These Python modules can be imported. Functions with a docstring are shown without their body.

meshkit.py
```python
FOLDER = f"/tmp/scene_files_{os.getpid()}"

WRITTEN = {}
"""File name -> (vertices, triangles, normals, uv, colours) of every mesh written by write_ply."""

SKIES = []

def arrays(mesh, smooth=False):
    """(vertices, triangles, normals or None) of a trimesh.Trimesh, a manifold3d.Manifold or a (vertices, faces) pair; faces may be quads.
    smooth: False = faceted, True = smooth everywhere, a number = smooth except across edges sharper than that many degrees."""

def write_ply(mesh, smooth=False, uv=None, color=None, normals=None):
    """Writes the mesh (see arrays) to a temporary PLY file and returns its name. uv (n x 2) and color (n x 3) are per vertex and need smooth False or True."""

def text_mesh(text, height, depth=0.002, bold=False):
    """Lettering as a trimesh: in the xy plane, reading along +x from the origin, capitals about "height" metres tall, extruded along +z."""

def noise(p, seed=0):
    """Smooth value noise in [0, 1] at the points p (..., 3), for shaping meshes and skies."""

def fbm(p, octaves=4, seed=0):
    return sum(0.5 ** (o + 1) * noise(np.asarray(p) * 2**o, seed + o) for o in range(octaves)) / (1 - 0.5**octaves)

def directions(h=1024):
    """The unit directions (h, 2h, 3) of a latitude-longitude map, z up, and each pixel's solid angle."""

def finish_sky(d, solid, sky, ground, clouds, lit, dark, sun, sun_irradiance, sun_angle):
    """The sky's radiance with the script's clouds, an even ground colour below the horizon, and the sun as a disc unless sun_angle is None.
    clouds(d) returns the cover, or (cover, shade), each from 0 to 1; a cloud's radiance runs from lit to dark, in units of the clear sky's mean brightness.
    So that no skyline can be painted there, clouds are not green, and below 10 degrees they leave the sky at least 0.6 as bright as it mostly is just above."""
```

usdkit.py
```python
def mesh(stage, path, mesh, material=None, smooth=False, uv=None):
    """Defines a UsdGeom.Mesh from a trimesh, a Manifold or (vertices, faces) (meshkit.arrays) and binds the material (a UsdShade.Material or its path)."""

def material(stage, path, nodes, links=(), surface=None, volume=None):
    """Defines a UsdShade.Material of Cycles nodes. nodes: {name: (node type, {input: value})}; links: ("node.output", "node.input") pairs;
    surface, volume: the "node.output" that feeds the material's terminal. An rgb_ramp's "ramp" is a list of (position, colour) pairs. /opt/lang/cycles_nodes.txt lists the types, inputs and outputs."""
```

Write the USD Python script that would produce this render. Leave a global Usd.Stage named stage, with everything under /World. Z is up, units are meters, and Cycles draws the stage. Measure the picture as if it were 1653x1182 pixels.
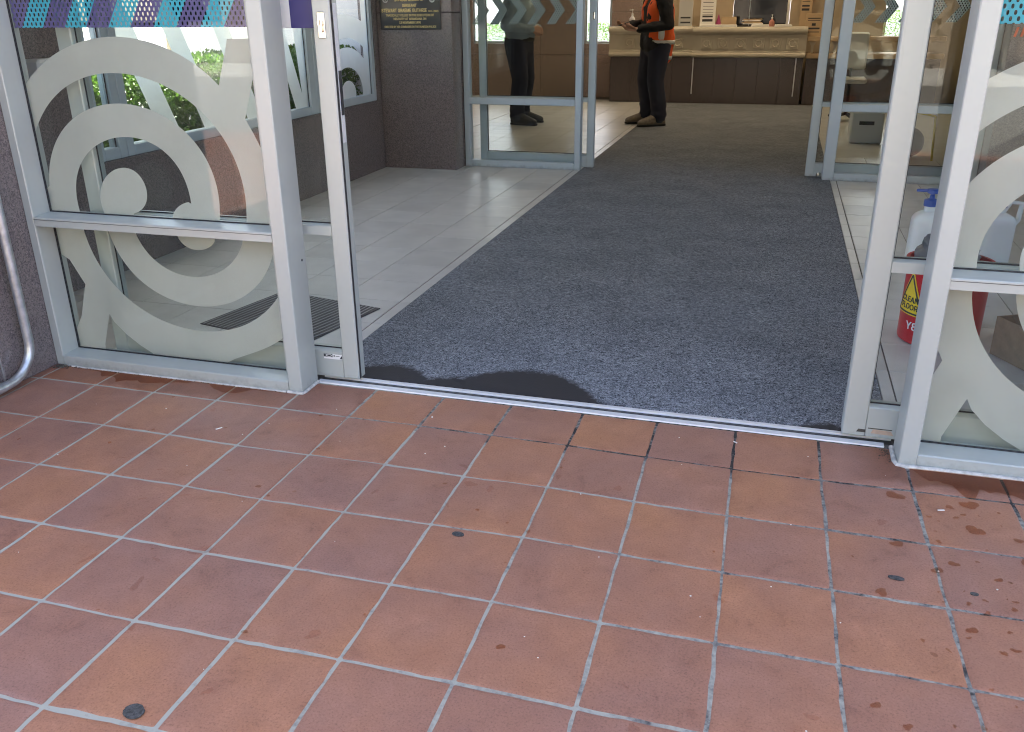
import math, random
import numpy as np, trimesh, usdkit, meshkit
import manifold3d as m3
from shapely.geometry import Polygon, box as sbox, Point, LineString
from shapely.ops import unary_union
from shapely import affinity
from scipy.interpolate import splprep, splev
from pxr import Usd, UsdGeom, UsdLux, UsdShade, Gf, Sdf, Vt

stage = Usd.Stage.CreateInMemory()
UsdGeom.SetStageUpAxis(stage, UsdGeom.Tokens.z); UsdGeom.SetStageMetersPerUnit(stage, 1.0)
world = UsdGeom.Xform.Define(stage, '/World'); stage.SetDefaultPrim(world.GetPrim())
S = 0.26                      # one paving module in metres; most dimensions below are in modules

# ------------------------------------------------------------------ camera, sky, sun, exposure
EXPOSURE = 3.32
SKY = 0.10
SUN_EL, SUN_AZ = math.radians(50), math.radians(1)        # azimuth from +y towards +x
SUN = 1.25
F, YAW, PITCH, ROLL, PX, PY, PZ = (1407.834289, -0.288597, -0.38818, -0.009302, 9.100292, -9.42719, 5.006385)
cy_, sy_, cp_, sp_ = math.cos(YAW), math.sin(YAW), math.cos(PITCH), math.sin(PITCH)
fw = np.array([sy_*cp_, cy_*cp_, sp_]); r0 = np.array([cy_, -sy_, 0]); u0 = np.cross(r0, fw)
rt = math.cos(ROLL)*r0 + math.sin(ROLL)*u0; up = -math.sin(ROLL)*r0 + math.cos(ROLL)*u0
cam = UsdGeom.Camera.Define(stage, '/World/camera')
mtx = Gf.Matrix4d(1.0)
for i, v in enumerate((rt, up, -fw)):
    mtx.SetRow(i, Gf.Vec4d(*[float(c) for c in v], 0))
mtx.SetRow(3, Gf.Vec4d(PX*S, PY*S, PZ*S, 1))
cam.AddTransformOp().Set(mtx)
cam.CreateHorizontalApertureAttr(36.0); cam.CreateVerticalApertureAttr(36.0*732/1024)
cam.CreateFocalLengthAttr(36.0*F/1653)
cam.CreateClippingRangeAttr(Gf.Vec2f(0.05, 500)); cam.CreateExposureAttr(EXPOSURE)

def M(name, nodes, links, surface, volume=None):
    return usdkit.material(stage, '/World/Looks/' + name, nodes, links, surface, volume)
dome = UsdLux.DomeLight.Define(stage, '/World/sky')
dome.GetPrim().SetCustomDataByKey('kind', 'structure')
dome.GetPrim().SetCustomDataByKey('label', 'clear daylight sky over the street'); dome.GetPrim().SetCustomDataByKey('category', 'sky')
skym = M('sky', {'s': ('sky_texture', {'sky_type': 'single_scattering', 'sun_disc': False, 'sun_elevation': SUN_EL, 'sun_rotation': SUN_AZ, 'aerosol_density': 4.0, 'air_density': 0.65, 'ozone_density': 0.1}),
                 'b': ('background_shader', {'strength': SKY})}, [('s.color', 'b.color')], 'b.background')
UsdShade.MaterialBindingAPI.Apply(dome.GetPrim()).Bind(skym)
sun = UsdLux.DistantLight.Define(stage, '/World/sun')
sun.CreateIntensityAttr(SUN); sun.CreateAngleAttr(0.5); sun.CreateNormalizeAttr(True); sun.CreateColorAttr(Gf.Vec3f(1, .93, .82))
d = np.array([math.sin(SUN_AZ)*math.cos(SUN_EL), math.cos(SUN_AZ)*math.cos(SUN_EL), math.sin(SUN_EL)])
sx = np.cross([0, 0, 1], d); sx /= np.linalg.norm(sx); su = np.cross(d, sx)
ms = Gf.Matrix4d(1.0)
for i, v in enumerate((sx, su, d)): ms.SetRow(i, Gf.Vec4d(*[float(c) for c in v], 0))
sun.AddTransformOp().Set(ms)

# ------------------------------------------------------------------ helpers
used = {}; ORG = {}
def path(name, parent='/World'):
    p = parent if isinstance(parent, str) else str(parent.GetPath())
    k = (p, name); n = used.get(k, 0); used[k] = n + 1
    return f'{p}/{name}' if n == 0 else f'{p}/{name}_{n:03d}'
def tag(prim, label=None, cat=None, group=None, kind=None):
    for k, v in (('label', label), ('category', cat), ('group', group), ('kind', kind)):
        if v: prim.SetCustomDataByKey(k, v)
    return prim
def thing(name, label, cat, loc=(0, 0, 0), rotz=0, group=None, kind=None):
    x = UsdGeom.Xform.Define(stage, path(name))
    x.AddTranslateOp().Set(Gf.Vec3d(*[float(c)*S for c in loc]))
    if rotz: x.AddRotateZOp().Set(float(rotz))
    p = x.GetPrim(); ORG[str(p.GetPath())] = np.array(loc, float)
    return tag(p, label, cat, group, kind)
def origin(parent):
    if parent is None or isinstance(parent, str): return np.zeros(3)
    while parent and str(parent.GetPath()) != '/World':
        o = ORG.get(str(parent.GetPath()))
        if o is not None: return o
        parent = parent.GetParent()
    return np.zeros(3)
def arr(m):
    if hasattr(m, 'to_mesh'):
        k = m.to_mesh(); return trimesh.Trimesh(np.array(k.vert_properties[:, :3]), np.array(k.tri_verts), process=False)
    return m
def obj(name, mesh, mat, parent=None, smooth=False, label=None, cat=None, group=None, kind=None, raw=False):
    """mesh in modules, world positions (or local when raw); one Mesh prim."""
    if isinstance(mesh, list): mesh = trimesh.util.concatenate([arr(m) for m in mesh])
    mesh = arr(mesh).copy()
    if not raw: mesh.apply_translation(-origin(parent))
    mesh.apply_scale(S)
    m = usdkit.mesh(stage, path(name, parent or '/World'), mesh, mat, smooth=smooth)
    return tag(m.GetPrim(), label, cat, group, kind)
def box(x0, x1, y0, y1, z0, z1, c=0.0):
    lo, hi = np.array([min(x0, x1), min(y0, y1), min(z0, z1)], float), np.array([max(x0, x1), max(y0, y1), max(z0, z1)], float)
    if c <= 0:
        return trimesh.creation.box(bounds=[lo, hi])
    c = min(c, *(0.45*(hi - lo)))
    pts = []
    for sx in (0, 1):
        for sy in (0, 1):
            for sz in (0, 1):
                p = np.array([hi[0] if sx else lo[0], hi[1] if sy else lo[1], hi[2] if sz else lo[2]])
                dd = np.array([-1 if sx else 1, -1 if sy else 1, -1 if sz else 1])*c
                for k in range(3):
                    qv = p + dd; qv[k] = p[k]; pts.append(qv)
    return trimesh.convex.convex_hull(np.array(pts))
def tube(pts, r, n=10, caps=True):
    pts = np.array(pts, float); V = []; Fs = []
    t = np.gradient(pts, axis=0); t /= np.linalg.norm(t, axis=1)[:, None]
    ref = np.array([0, 0, 1.0]) if abs(t[0][2]) < .9 else np.array([1.0, 0, 0])
    a = np.cross(t[0], ref); a /= np.linalg.norm(a)
    rr = np.broadcast_to(r, len(pts))
    for i, p in enumerate(pts):
        a = a - t[i]*(a@t[i]); a /= np.linalg.norm(a); b = np.cross(t[i], a)
        for k in range(n):
            an = 2*math.pi*k/n; V.append(p + rr[i]*(math.cos(an)*a + math.sin(an)*b))
    for i in range(len(pts)-1):
        for k in range(n):
            k2 = (k+1) % n; A, B, C, D = i*n+k, i*n+k2, (i+1)*n+k2, (i+1)*n+k
            Fs += [[A, B, C], [A, C, D]]
    if caps:
        for base, rev in ((0, True), ((len(pts)-1)*n, False)):
            for k in range(1, n-1):
                f3 = [base, base+k, base+k+1]; Fs.append(f3[::-1] if rev else f3)
    m = trimesh.Trimesh(np.array(V), np.array(Fs), process=False); m.fix_normals(); return m
def lathe(prof, cx=0, cy=0, n=32, sx=1, sy=1):
    m = trimesh.creation.revolve(np.array(prof, float), sections=n)
    m.apply_transform(np.diag([sx, sy, 1, 1])); m.apply_translation([cx, cy, 0]); return m
def ext_xz(poly, y0, y1):
    """extrude shapely polygon(s) in (x,z) between y0 and y1"""
    out = []
    for g in getattr(poly, 'geoms', [poly]):
        if g.is_empty or g.area < 1e-6 or g.geom_type != 'Polygon': continue
        m = trimesh.creation.extrude_polygon(g, y1 - y0, engine='earcut')
        v = m.vertices.copy(); m.vertices = np.stack([v[:, 0], y1 - v[:, 2], v[:, 1]], 1)
        out.append(m)
    return trimesh.util.concatenate(out)
def ext_yz(poly, x0, x1):
    out = []
    for g in getattr(poly, 'geoms', [poly]):
        if g.is_empty or g.area < 1e-6 or g.geom_type != 'Polygon': continue
        m = trimesh.creation.extrude_polygon(g, x1 - x0, engine='earcut')
        v = m.vertices.copy(); m.vertices = np.stack([x0 + v[:, 2], v[:, 0], v[:, 1]], 1)
        out.append(m)
    return trimesh.util.concatenate(out)
def spl(pts, n=60, s=0.0008):
    p = np.array(pts, float); keep = [0]
    for i in range(1, len(p)):
        if np.linalg.norm(p[i]-p[keep[-1]]) > .05: keep.append(i)
    p = p[keep]
    if len(p) < 3: return p
    k = min(3, len(p)-1)
    tck, _ = splprep(p.T, s=s*len(p), k=k)
    return np.array(splev(np.linspace(0, 1, n), tck)).T
def text_xz(txt, h, x, y, z, bold=False, align='c', face=-1, depth=.012, width=None):
    m = meshkit.text_mesh(txt, h, depth, bold)
    w = m.bounds[1][0] - m.bounds[0][0]
    if width: m.apply_transform(np.diag([width/w, 1, 1, 1])); w = width
    m.apply_translation([-m.bounds[0][0] - (w/2 if align == 'c' else 0), 0, 0])
    v = m.vertices.copy()
    m.vertices = np.stack([x + v[:, 0], y - v[:, 2], z + v[:, 1]], 1)
    return m
# ------------------------------------------------------------------ materials
def plain(name, col, rough=.5, metal=0.0, spec=.5, bump=0.0, bscale=300, var=0.0, vscale=8, coat=0.0):
    n = {'p': ('principled_bsdf', {'base_color': col, 'roughness': rough, 'metallic': metal, 'specular_ior_level': spec, 'coat_weight': coat})}
    L = []
    if var or bump:
        n['g'] = ('geometry', {})
    if var:
        n['v'] = ('noise_texture', {'scale': vscale, 'detail': 5.0, 'roughness': .6})
        n['r'] = ('rgb_ramp', {'ramp': [(.3, tuple(c*(1-var) for c in col)), (.7, tuple(min(1, c*(1+var*.6)) for c in col))]})
        L += [('g.position', 'v.vector'), ('v.fac', 'r.fac'), ('r.color', 'p.base_color')]
    if bump:
        n['bn'] = ('noise_texture', {'scale': bscale, 'detail': 2.0})
        n['b'] = ('bump', {'strength': bump, 'distance': .002})
        L += [('g.position', 'bn.vector'), ('bn.fac', 'b.height'), ('b.normal', 'p.normal')]
    return M(name, n, L, 'p.BSDF')
def alum(name, col, rough=.36, metal=.18):
    return M(name, {'g': ('geometry', {}), 'n': ('noise_texture', {'scale': 2.5, 'detail': 2.0, 'roughness': .5}),
        'n2': ('noise_texture', {'scale': 60.0, 'detail': 3.0}),
        'mp': ('mapping', {'scale': (1, 1, .5)}),
        'r': ('rgb_ramp', {'ramp': [(.25, tuple(c*.93 for c in col)), (.55, col), (.8, tuple(c*1.02 for c in col))]}),
        'rr': ('map_range', {'value': .5, 'from_min': .3, 'from_max': .7, 'to_min': rough-.01, 'to_max': rough+.03}),
        'bn': ('noise_texture', {'scale': 400.0, 'detail': 2.0}), 'b': ('bump', {'strength': .015, 'distance': .001}),
        'sx': ('separate_xyz', {}), 'gz': ('map_range', {'from_min': .0, 'from_max': .16*S, 'to_min': .50, 'to_max': -.42, 'clamp': True}), 'gn': ('noise_texture', {'scale': 26.0, 'detail': 6.0, 'roughness': .7}),
        'gm': ('math', {'math_type': 'multiply_add', 'value2': 2.2, 'value3': -1.05}), 'ga': ('math', {'math_type': 'add', 'use_clamp': True}), 'gs': ('math', {'math_type': 'multiply', 'value2': .55, 'use_clamp': True}),
        'sm': ('mapping', {'scale': (9, 9, .35)}), 'sn': ('noise_texture', {'scale': 14.0, 'detail': 5.0, 'roughness': .75}), 'sr': ('rgb_ramp', {'ramp': [(.62, (1, 1, 1)), (.74, (.94, .935, .92))]}), 'sc': ('mix_color', {'blend_type': 'multiply', 'fac': 1.0}),
        'gc': ('mix_color', {'b': (.13, .115, .09)}),
        'p': ('principled_bsdf', {'metallic': metal, 'roughness': rough})},
        [('g.position', 'sx.vector'), ('sx.z', 'gz.value'), ('g.position', 'gn.vector'), ('gn.fac', 'gm.value1'), ('gm.value', 'ga.value1'), ('gz.result', 'ga.value2'), ('ga.value', 'gs.value1'), ('gs.value', 'gc.fac'),
         ('g.position', 'sm.vector'), ('sm.vector', 'sn.vector'), ('sn.fac', 'sr.fac'), ('sr.color', 'sc.b'), ('r.color', 'sc.a'), ('sc.result', 'gc.a'), ('gc.result', 'p.base_color'), ('g.position', 'mp.vector'), ('mp.vector', 'n.vector'), ('g.position', 'n2.vector'), ('n.fac', 'r.fac'),
         ('n2.fac', 'rr.value'), ('rr.result', 'p.roughness'), ('g.position', 'bn.vector'), ('bn.fac', 'b.height'), ('b.normal', 'p.normal')], 'p.BSDF')
ALU = alum('painted_aluminium', (.445, .472, .440))
ALU_IN = alum('painted_aluminium_inner', (.50, .57, .62))
ALU_RAW = plain('mill_aluminium', (.72, .73, .75), .42, .25, var=.10, vscale=30)
STEEL = plain('galvanised_steel', (.55, .57, .58), .34, .85, var=.25, vscale=35, bump=.05)
CHROME = plain('polished_metal', (.75, .72, .66), .18, 1.0)
RUBBER = plain('black_rubber', (.02, .02, .022), .6)
SEAL = plain('white_sealant', (.55, .54, .51), .5, var=.4, vscale=40)
def tilemat():
    n = {'g': ('geometry', {}), 'o': ('object_info', {}),
     'w': ('math', {'math_type': 'multiply', 'value2': 57.0}),
     'n': ('noise_texture', {'dimensions': '4D', 'scale': 3.2, 'detail': 3.0, 'roughness': .5}),
     'm1': ('math', {'math_type': 'multiply_add', 'value2': .60, 'value3': -.55}),       # random*a+b
     'm2': ('math', {'math_type': 'multiply_add', 'value2': 1.6, 'value3': 0.0}),
     'add': ('math', {'math_type': 'add', 'use_clamp': True}),
     'r': ('rgb_ramp', {'ramp': [(0, (.44, .200, .100)), (.28, (.40, .182, .104)), (.6, (.355, .170, .112)), (1, (.315, .162, .122))]}),
     # fine grain
     'fn': ('noise_texture', {'scale': 190.0, 'detail': 4.0, 'roughness': .75}),
     'fr': ('rgb_ramp', {'ramp': [(.30, (.50, .47, .46)), (.46, (.94, .94, .94)), (.56, (1, 1, 1)), (.72, (1.18, 1.17, 1.16))]}),
     'mx': ('mix_color', {'blend_type': 'multiply', 'fac': .85, 'use_clamp': False}),
     # broad scuffs
     'sn': ('noise_texture', {'dimensions': '4D', 'scale': 9.0, 'detail': 8.0, 'roughness': .72, 'distortion': .6}),
     'sr': ('rgb_ramp', {'ramp': [(.28, (.58, .52, .52)), (.42, (.90, .88, .88)), (.56, (1, 1, 1)), (.72, (1.16, 1.17, 1.20))]}),
     'mx2': ('mix_color', {'blend_type': 'multiply', 'fac': .9, 'use_clamp': False}),
     # spatter
     'dn': ('noise_texture', {'scale': 22.0, 'detail': 2.0}),
     'dv': ('mix_vector', {'fac': .045}),
     'vo': ('voronoi_texture', {'scale': 17.0, 'randomness': 1.0}),
     'sepc': ('separate_color', {}),
     'thr': ('math', {'math_type': 'multiply_add', 'value2': .40, 'value3': -.24}),
     'lt': ('math', {'math_type': 'subtract'}),
     'spot': ('map_range', {'from_min': 0.0, 'from_max': .03, 'to_min': 0.0, 'to_max': 1.0, 'clamp': True}),
     'sx': ('separate_xyz', {}),
     'mx_': ('map_range', {'from_min': 9.2*S, 'from_max': 12.0*S, 'to_min': 0.0, 'to_max': 1.0, 'clamp': True}),
     'zone': ('math', {'math_type': 'multiply'}),
     'bn2': ('noise_texture', {'scale': 3.5, 'detail': 2.0}),
     'bz': ('map_range', {'from_min': .42, 'from_max': .58, 'to_min': 0.0, 'to_max': 1.0, 'clamp': True}),
     'zone2': ('math', {'math_type': 'multiply'}),
     # damp band at the foot of the frames
     'wn': ('noise_texture', {'scale': 7.0, 'detail': 4.0}),
     'wy': ('math', {'math_type': 'multiply_add', 'value2': .16, 'value3': -.08}),
     'wy2': ('math', {'math_type': 'add'}),
     'wm': ('map_range', {'from_min': .02*S, 'from_max': .12*S, 'to_min': 0.0, 'to_max': 1.0, 'clamp': True}),
     'wx': ('map_range', {'from_min': 10.2*S, 'from_max': 11.0*S, 'to_min': 0.0, 'to_max': .9, 'clamp': True}),
     'wx2': ('map_range', {'from_min': 4.4*S, 'from_max': 2.6*S, 'to_min': 0.0, 'to_max': .45, 'clamp': True}),
     'wxs': ('math', {'math_type': 'add', 'use_clamp': True}),
     'wz': ('math', {'math_type': 'multiply'}),
     'wet': ('math', {'math_type': 'maximum'}),
     'wc': ('mix_color', {'blend_type': 'multiply', 'b': (.52, .34, .22)}),
     'rg': ('map_range', {'from_min': 0.0, 'from_max': 1.0, 'to_min': .52, 'to_max': .48}),
     'bp': ('bump', {'strength': .22, 'distance': .0012}),
     'lb': ('noise_texture', {'dimensions': '4D', 'scale': 14.0, 'detail': 3.0}), 'bp2': ('bump', {'strength': .22, 'distance': .004}),
     'p': ('principled_bsdf', {'roughness': .5, 'specular_ior_level': .5})}
    L = [('o.random', 'w.value1'), ('g.position', 'n.vector'), ('w.value', 'n.w'), ('o.random', 'm1.value1'), ('n.fac', 'm2.value1'),
     ('m1.value', 'add.value1'), ('m2.value', 'add.value2'), ('add.value', 'r.fac'),
     ('g.position', 'fn.vector'), ('fn.fac', 'fr.fac'), ('r.color', 'mx.a'), ('fr.color', 'mx.b'),
     ('g.position', 'sn.vector'), ('w.value', 'sn.w'), ('sn.fac', 'sr.fac'), ('mx.result', 'mx2.a'), ('sr.color', 'mx2.b'),
     ('g.position', 'dn.vector'), ('g.position', 'dv.a'), ('dn.color', 'dv.b'), ('dv.result', 'vo.vector'),
     ('vo.color', 'sepc.color'), ('sepc.r', 'thr.value1'), ('thr.value', 'lt.value1'), ('vo.distance', 'lt.value2'), ('lt.value', 'spot.value'),
     ('g.position', 'sx.vector'), ('sx.x', 'mx_.value'), ('spot.result', 'zone.value1'), ('mx_.result', 'zone.value2'),
     ('g.position', 'bn2.vector'), ('bn2.fac', 'bz.value'), ('zone.value', 'zone2.value1'), ('bz.result', 'zone2.value2'),
     ('g.position', 'wn.vector'), ('wn.fac', 'wy.value1'), ('sx.y', 'wy2.value1'), ('wy.value', 'wy2.value2'), ('wy2.value', 'wm.value'),
     ('sx.x', 'wx.value'), ('sx.x', 'wx2.value'), ('wx.result', 'wxs.value1'), ('wx2.result', 'wxs.value2'),
     ('wm.result', 'wz.value1'), ('wxs.value', 'wz.value2'),
     ('zone2.value', 'wet.value1'), ('wz.value', 'wet.value2'), ('wet.value', 'wc.fac'), ('mx2.result', 'wc.a'), ('wc.result', 'p.base_color'),
     ('wet.value', 'rg.value'), ('rg.result', 'p.roughness'),
     ('g.position', 'lb.vector'), ('w.value', 'lb.w'), ('lb.fac', 'bp2.height'), ('fn.fac', 'bp.height'), ('bp2.normal', 'bp.normal'), ('bp.normal', 'p.normal')]
    return M('quarry_tile', n, L, 'p.BSDF')
TILE = tilemat()
GROUT = M('grout', {'g': ('geometry', {}), 'n': ('noise_texture', {'scale': 13.0, 'detail': 6.0, 'roughness': .75}), 'n2': ('noise_texture', {'scale': 90.0, 'detail': 3.0}),
    'sx': ('separate_xyz', {}),
    'my': ('map_range', {'from_min': -.35*S, 'from_max': -.03*S, 'to_min': 0.0, 'to_max': .30, 'clamp': True}), 'mz': ('map_range', {'from_min': 2.4*S, 'from_max': 4.4*S, 'to_min': .15, 'to_max': 1.0, 'clamp': True}), 'mz2': ('map_range', {'from_min': 8.6*S, 'from_max': 10.6*S, 'to_min': 1.0, 'to_max': .35, 'clamp': True}), 'mm2': ('math', {'math_type': 'multiply'}), 'mm': ('math', {'math_type': 'multiply'}), 'ms': ('math', {'math_type': 'multiply_add', 'value2': 1.25, 'value3': -.24}),
    'mxx': ('map_range', {'from_min': 8.0*S, 'from_max': 12.0*S, 'to_min': 0.0, 'to_max': .20}),
    'a': ('math', {'math_type': 'add'}), 'a2': ('math', {'math_type': 'add'}), 'a3': ('math', {'math_type': 'multiply_add', 'value2': .45, 'value3': -.20}), 'a4': ('math', {'math_type': 'add'}),
    'r': ('rgb_ramp', {'ramp': [(.30, (.39, .38, .32)), (.48, (.29, .283, .245)), (.60, (.17, .16, .145)), (.74, (.030, .028, .027))]}),
    'b': ('bump', {'strength': .5, 'distance': .002}),
    'p': ('principled_bsdf', {'roughness': .85})},
    [('g.position', 'n.vector'), ('g.position', 'n2.vector'), ('g.position', 'sx.vector'), ('sx.y', 'my.value'), ('sx.x', 'mxx.value'), ('sx.x', 'mz.value'), ('sx.x', 'mz2.value'), ('mz.result', 'mm2.value1'), ('mz2.result', 'mm2.value2'), ('my.result', 'mm.value1'), ('mm2.value', 'mm.value2'), ('n.fac', 'ms.value1'), ('mm.value', 'a.value1'), ('mxx.result', 'a.value2'),
     ('ms.value', 'a2.value1'), ('a.value', 'a2.value2'), ('n2.fac', 'a3.value1'), ('a2.value', 'a4.value1'), ('a3.value', 'a4.value2'), ('a4.value', 'r.fac'), ('r.color', 'p.base_color'),
     ('n2.fac', 'b.height'), ('b.normal', 'p.normal')], 'p.BSDF')
def granite(name, rough=.16, tint=(1, 1, 1)):
    t = lambda c: tuple(a*b for a, b in zip(c, tint))
    return M(name, {'g': ('geometry', {}), 'v': ('voronoi_texture', {'scale': 215.0}), 's': ('separate_color', {}), 'n': ('noise_texture', {'scale': 75.0, 'detail': 4.0, 'roughness': .7}),
        'm': ('math', {'math_type': 'multiply_add', 'value2': .55}), 'm2': ('math', {'math_type': 'multiply', 'value2': .5}),
        'r': ('rgb_ramp', {'ramp': [(.12, t((.058, .049, .048))), (.38, t((.125, .106, .102))), (.58, t((.19, .160, .153))), (.72, t((.20, .16, .15))), (.86, t((.30, .25, .24)))]}),
        'p': ('principled_bsdf', {'roughness': rough, 'specular_ior_level': .5})},
        [('g.position', 'v.vector'), ('v.color', 's.color'), ('g.position', 'n.vector'), ('s.r', 'm2.value1'), ('n.fac', 'm.value1'), ('m2.value', 'm.value3'),
         ('m.value', 'r.fac'), ('r.color', 'p.base_color')], 'p.BSDF')
GRAN = granite('brown_granite')
GRAN_IN = granite('dark_granite', .25, (.55, .54, .57))
GRAN_HALL = granite('hall_granite', .35, (2.1, 1.9, 1.75))
MORTAR = plain('mortar', (.30, .28, .26), .9, var=.3, vscale=40)
def glassmat(name, tint=(.955, .975, .965), base=.017):
    return M(name, {'lw': ('layer_weight', {'blend': .5}), 'pw': ('math', {'math_type': 'power', 'value2': 4.5}), 'ma': ('math', {'math_type': 'multiply_add', 'value2': .75, 'value3': base}),
        't': ('transparent_bsdf', {'color': tint}), 'gl': ('glossy_bsdf', {'color': (1, 1, 1), 'roughness': .012}), 'm': ('mix_closure', {})},
        [('lw.facing', 'pw.value1'), ('pw.value', 'ma.value1'), ('ma.value', 'm.fac'), ('t.BSDF', 'm.closure1'), ('gl.BSDF', 'm.closure2')], 'm.closure')
GLASS = glassmat('window_glass')
FROST = M('frosted_film', {'g': ('geometry', {}), 'n': ('noise_texture', {'scale': 5.0, 'detail': 7.0, 'roughness': .7}), 'r': ('rgb_ramp', {'ramp': [(.32, (.66, .665, .64)), (.55, (.77, .775, .75)), (.75, (.80, .80, .78))]}), 'd': ('diffuse_bsdf', {'color': (.78, .78, .76)}), 't': ('translucent_bsdf', {'color': (.93, .93, .90)}), 'c': ('transparent_bsdf', {'color': (.95, .95, .93)}),
    'm': ('mix_closure', {'fac': .60}), 'm2': ('mix_closure', {'fac': .17})},
    [('g.position', 'n.vector'), ('n.fac', 'r.fac'), ('r.color', 'd.color'), ('d.BSDF', 'm.closure1'), ('t.BSDF', 'm.closure2'), ('m.closure', 'm2.closure1'), ('c.BSDF', 'm2.closure2')], 'm2.closure')
def perforated(name, two=True):
    k = 2*math.pi/(.072*S)
    n = {'g': ('geometry', {}), 's': ('separate_xyz', {}),
      'kx': ('math', {'math_type': 'multiply', 'value2': k}), 'kz': ('math', {'math_type': 'multiply', 'value2': k*.62}),
      'ax': ('math', {'math_type': 'cosine'}), 'az': ('math', {'math_type': 'cosine'}), 'pr': ('math', {'math_type': 'multiply'}),
      'hole': ('math', {'math_type': 'greater_than', 'value2': .34}),
      'sl': ('math', {'math_type': 'multiply_add', 'value2': -.62}), 'fr': ('math', {'math_type': 'multiply_add', 'value2': 1/(.70*S), 'value3': 20.55}), 'ff': ('math', {'math_type': 'fraction'}),
      'st': ('math', {'math_type': 'greater_than', 'value2': .49}),
      'c': ('mix_color', {'a': (.14, .66, .82), 'b': (.24, .21, .46)}),
      'd': ('diffuse_bsdf', {}), 'tl': ('translucent_bsdf', {}), 'dm': ('mix_closure', {'fac': .45}), 't': ('transparent_bsdf', {'color': (.9, .9, .9)}), 'm': ('mix_closure', {})}
    if not two: n['c'][1].update({'a': (.42, .52, .52), 'b': (.42, .52, .52)})
    L = [('g.position', 's.vector'), ('s.x', 'kx.value1'), ('s.z', 'kz.value1'), ('kx.value', 'ax.value1'), ('kz.value', 'az.value1'), ('ax.value', 'pr.value1'), ('az.value', 'pr.value2'),
      ('pr.value', 'hole.value1'), ('s.z', 'sl.value1'), ('s.x', 'sl.value3'), ('sl.value', 'fr.value1'), ('fr.value', 'ff.value1'), ('ff.value', 'st.value1'), ('st.value', 'c.fac'),
      ('c.result', 'd.color'), ('c.result', 'tl.color'), ('d.BSDF', 'dm.closure1'), ('tl.BSDF', 'dm.closure2'), ('hole.value', 'm.fac'), ('dm.closure', 'm.closure1'), ('t.BSDF', 'm.closure2')]
    return M(name, n, L, 'm.closure')
BANNER = perforated('perforated_stripes'); DOTTED = perforated('perforated_grey', False)
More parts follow.
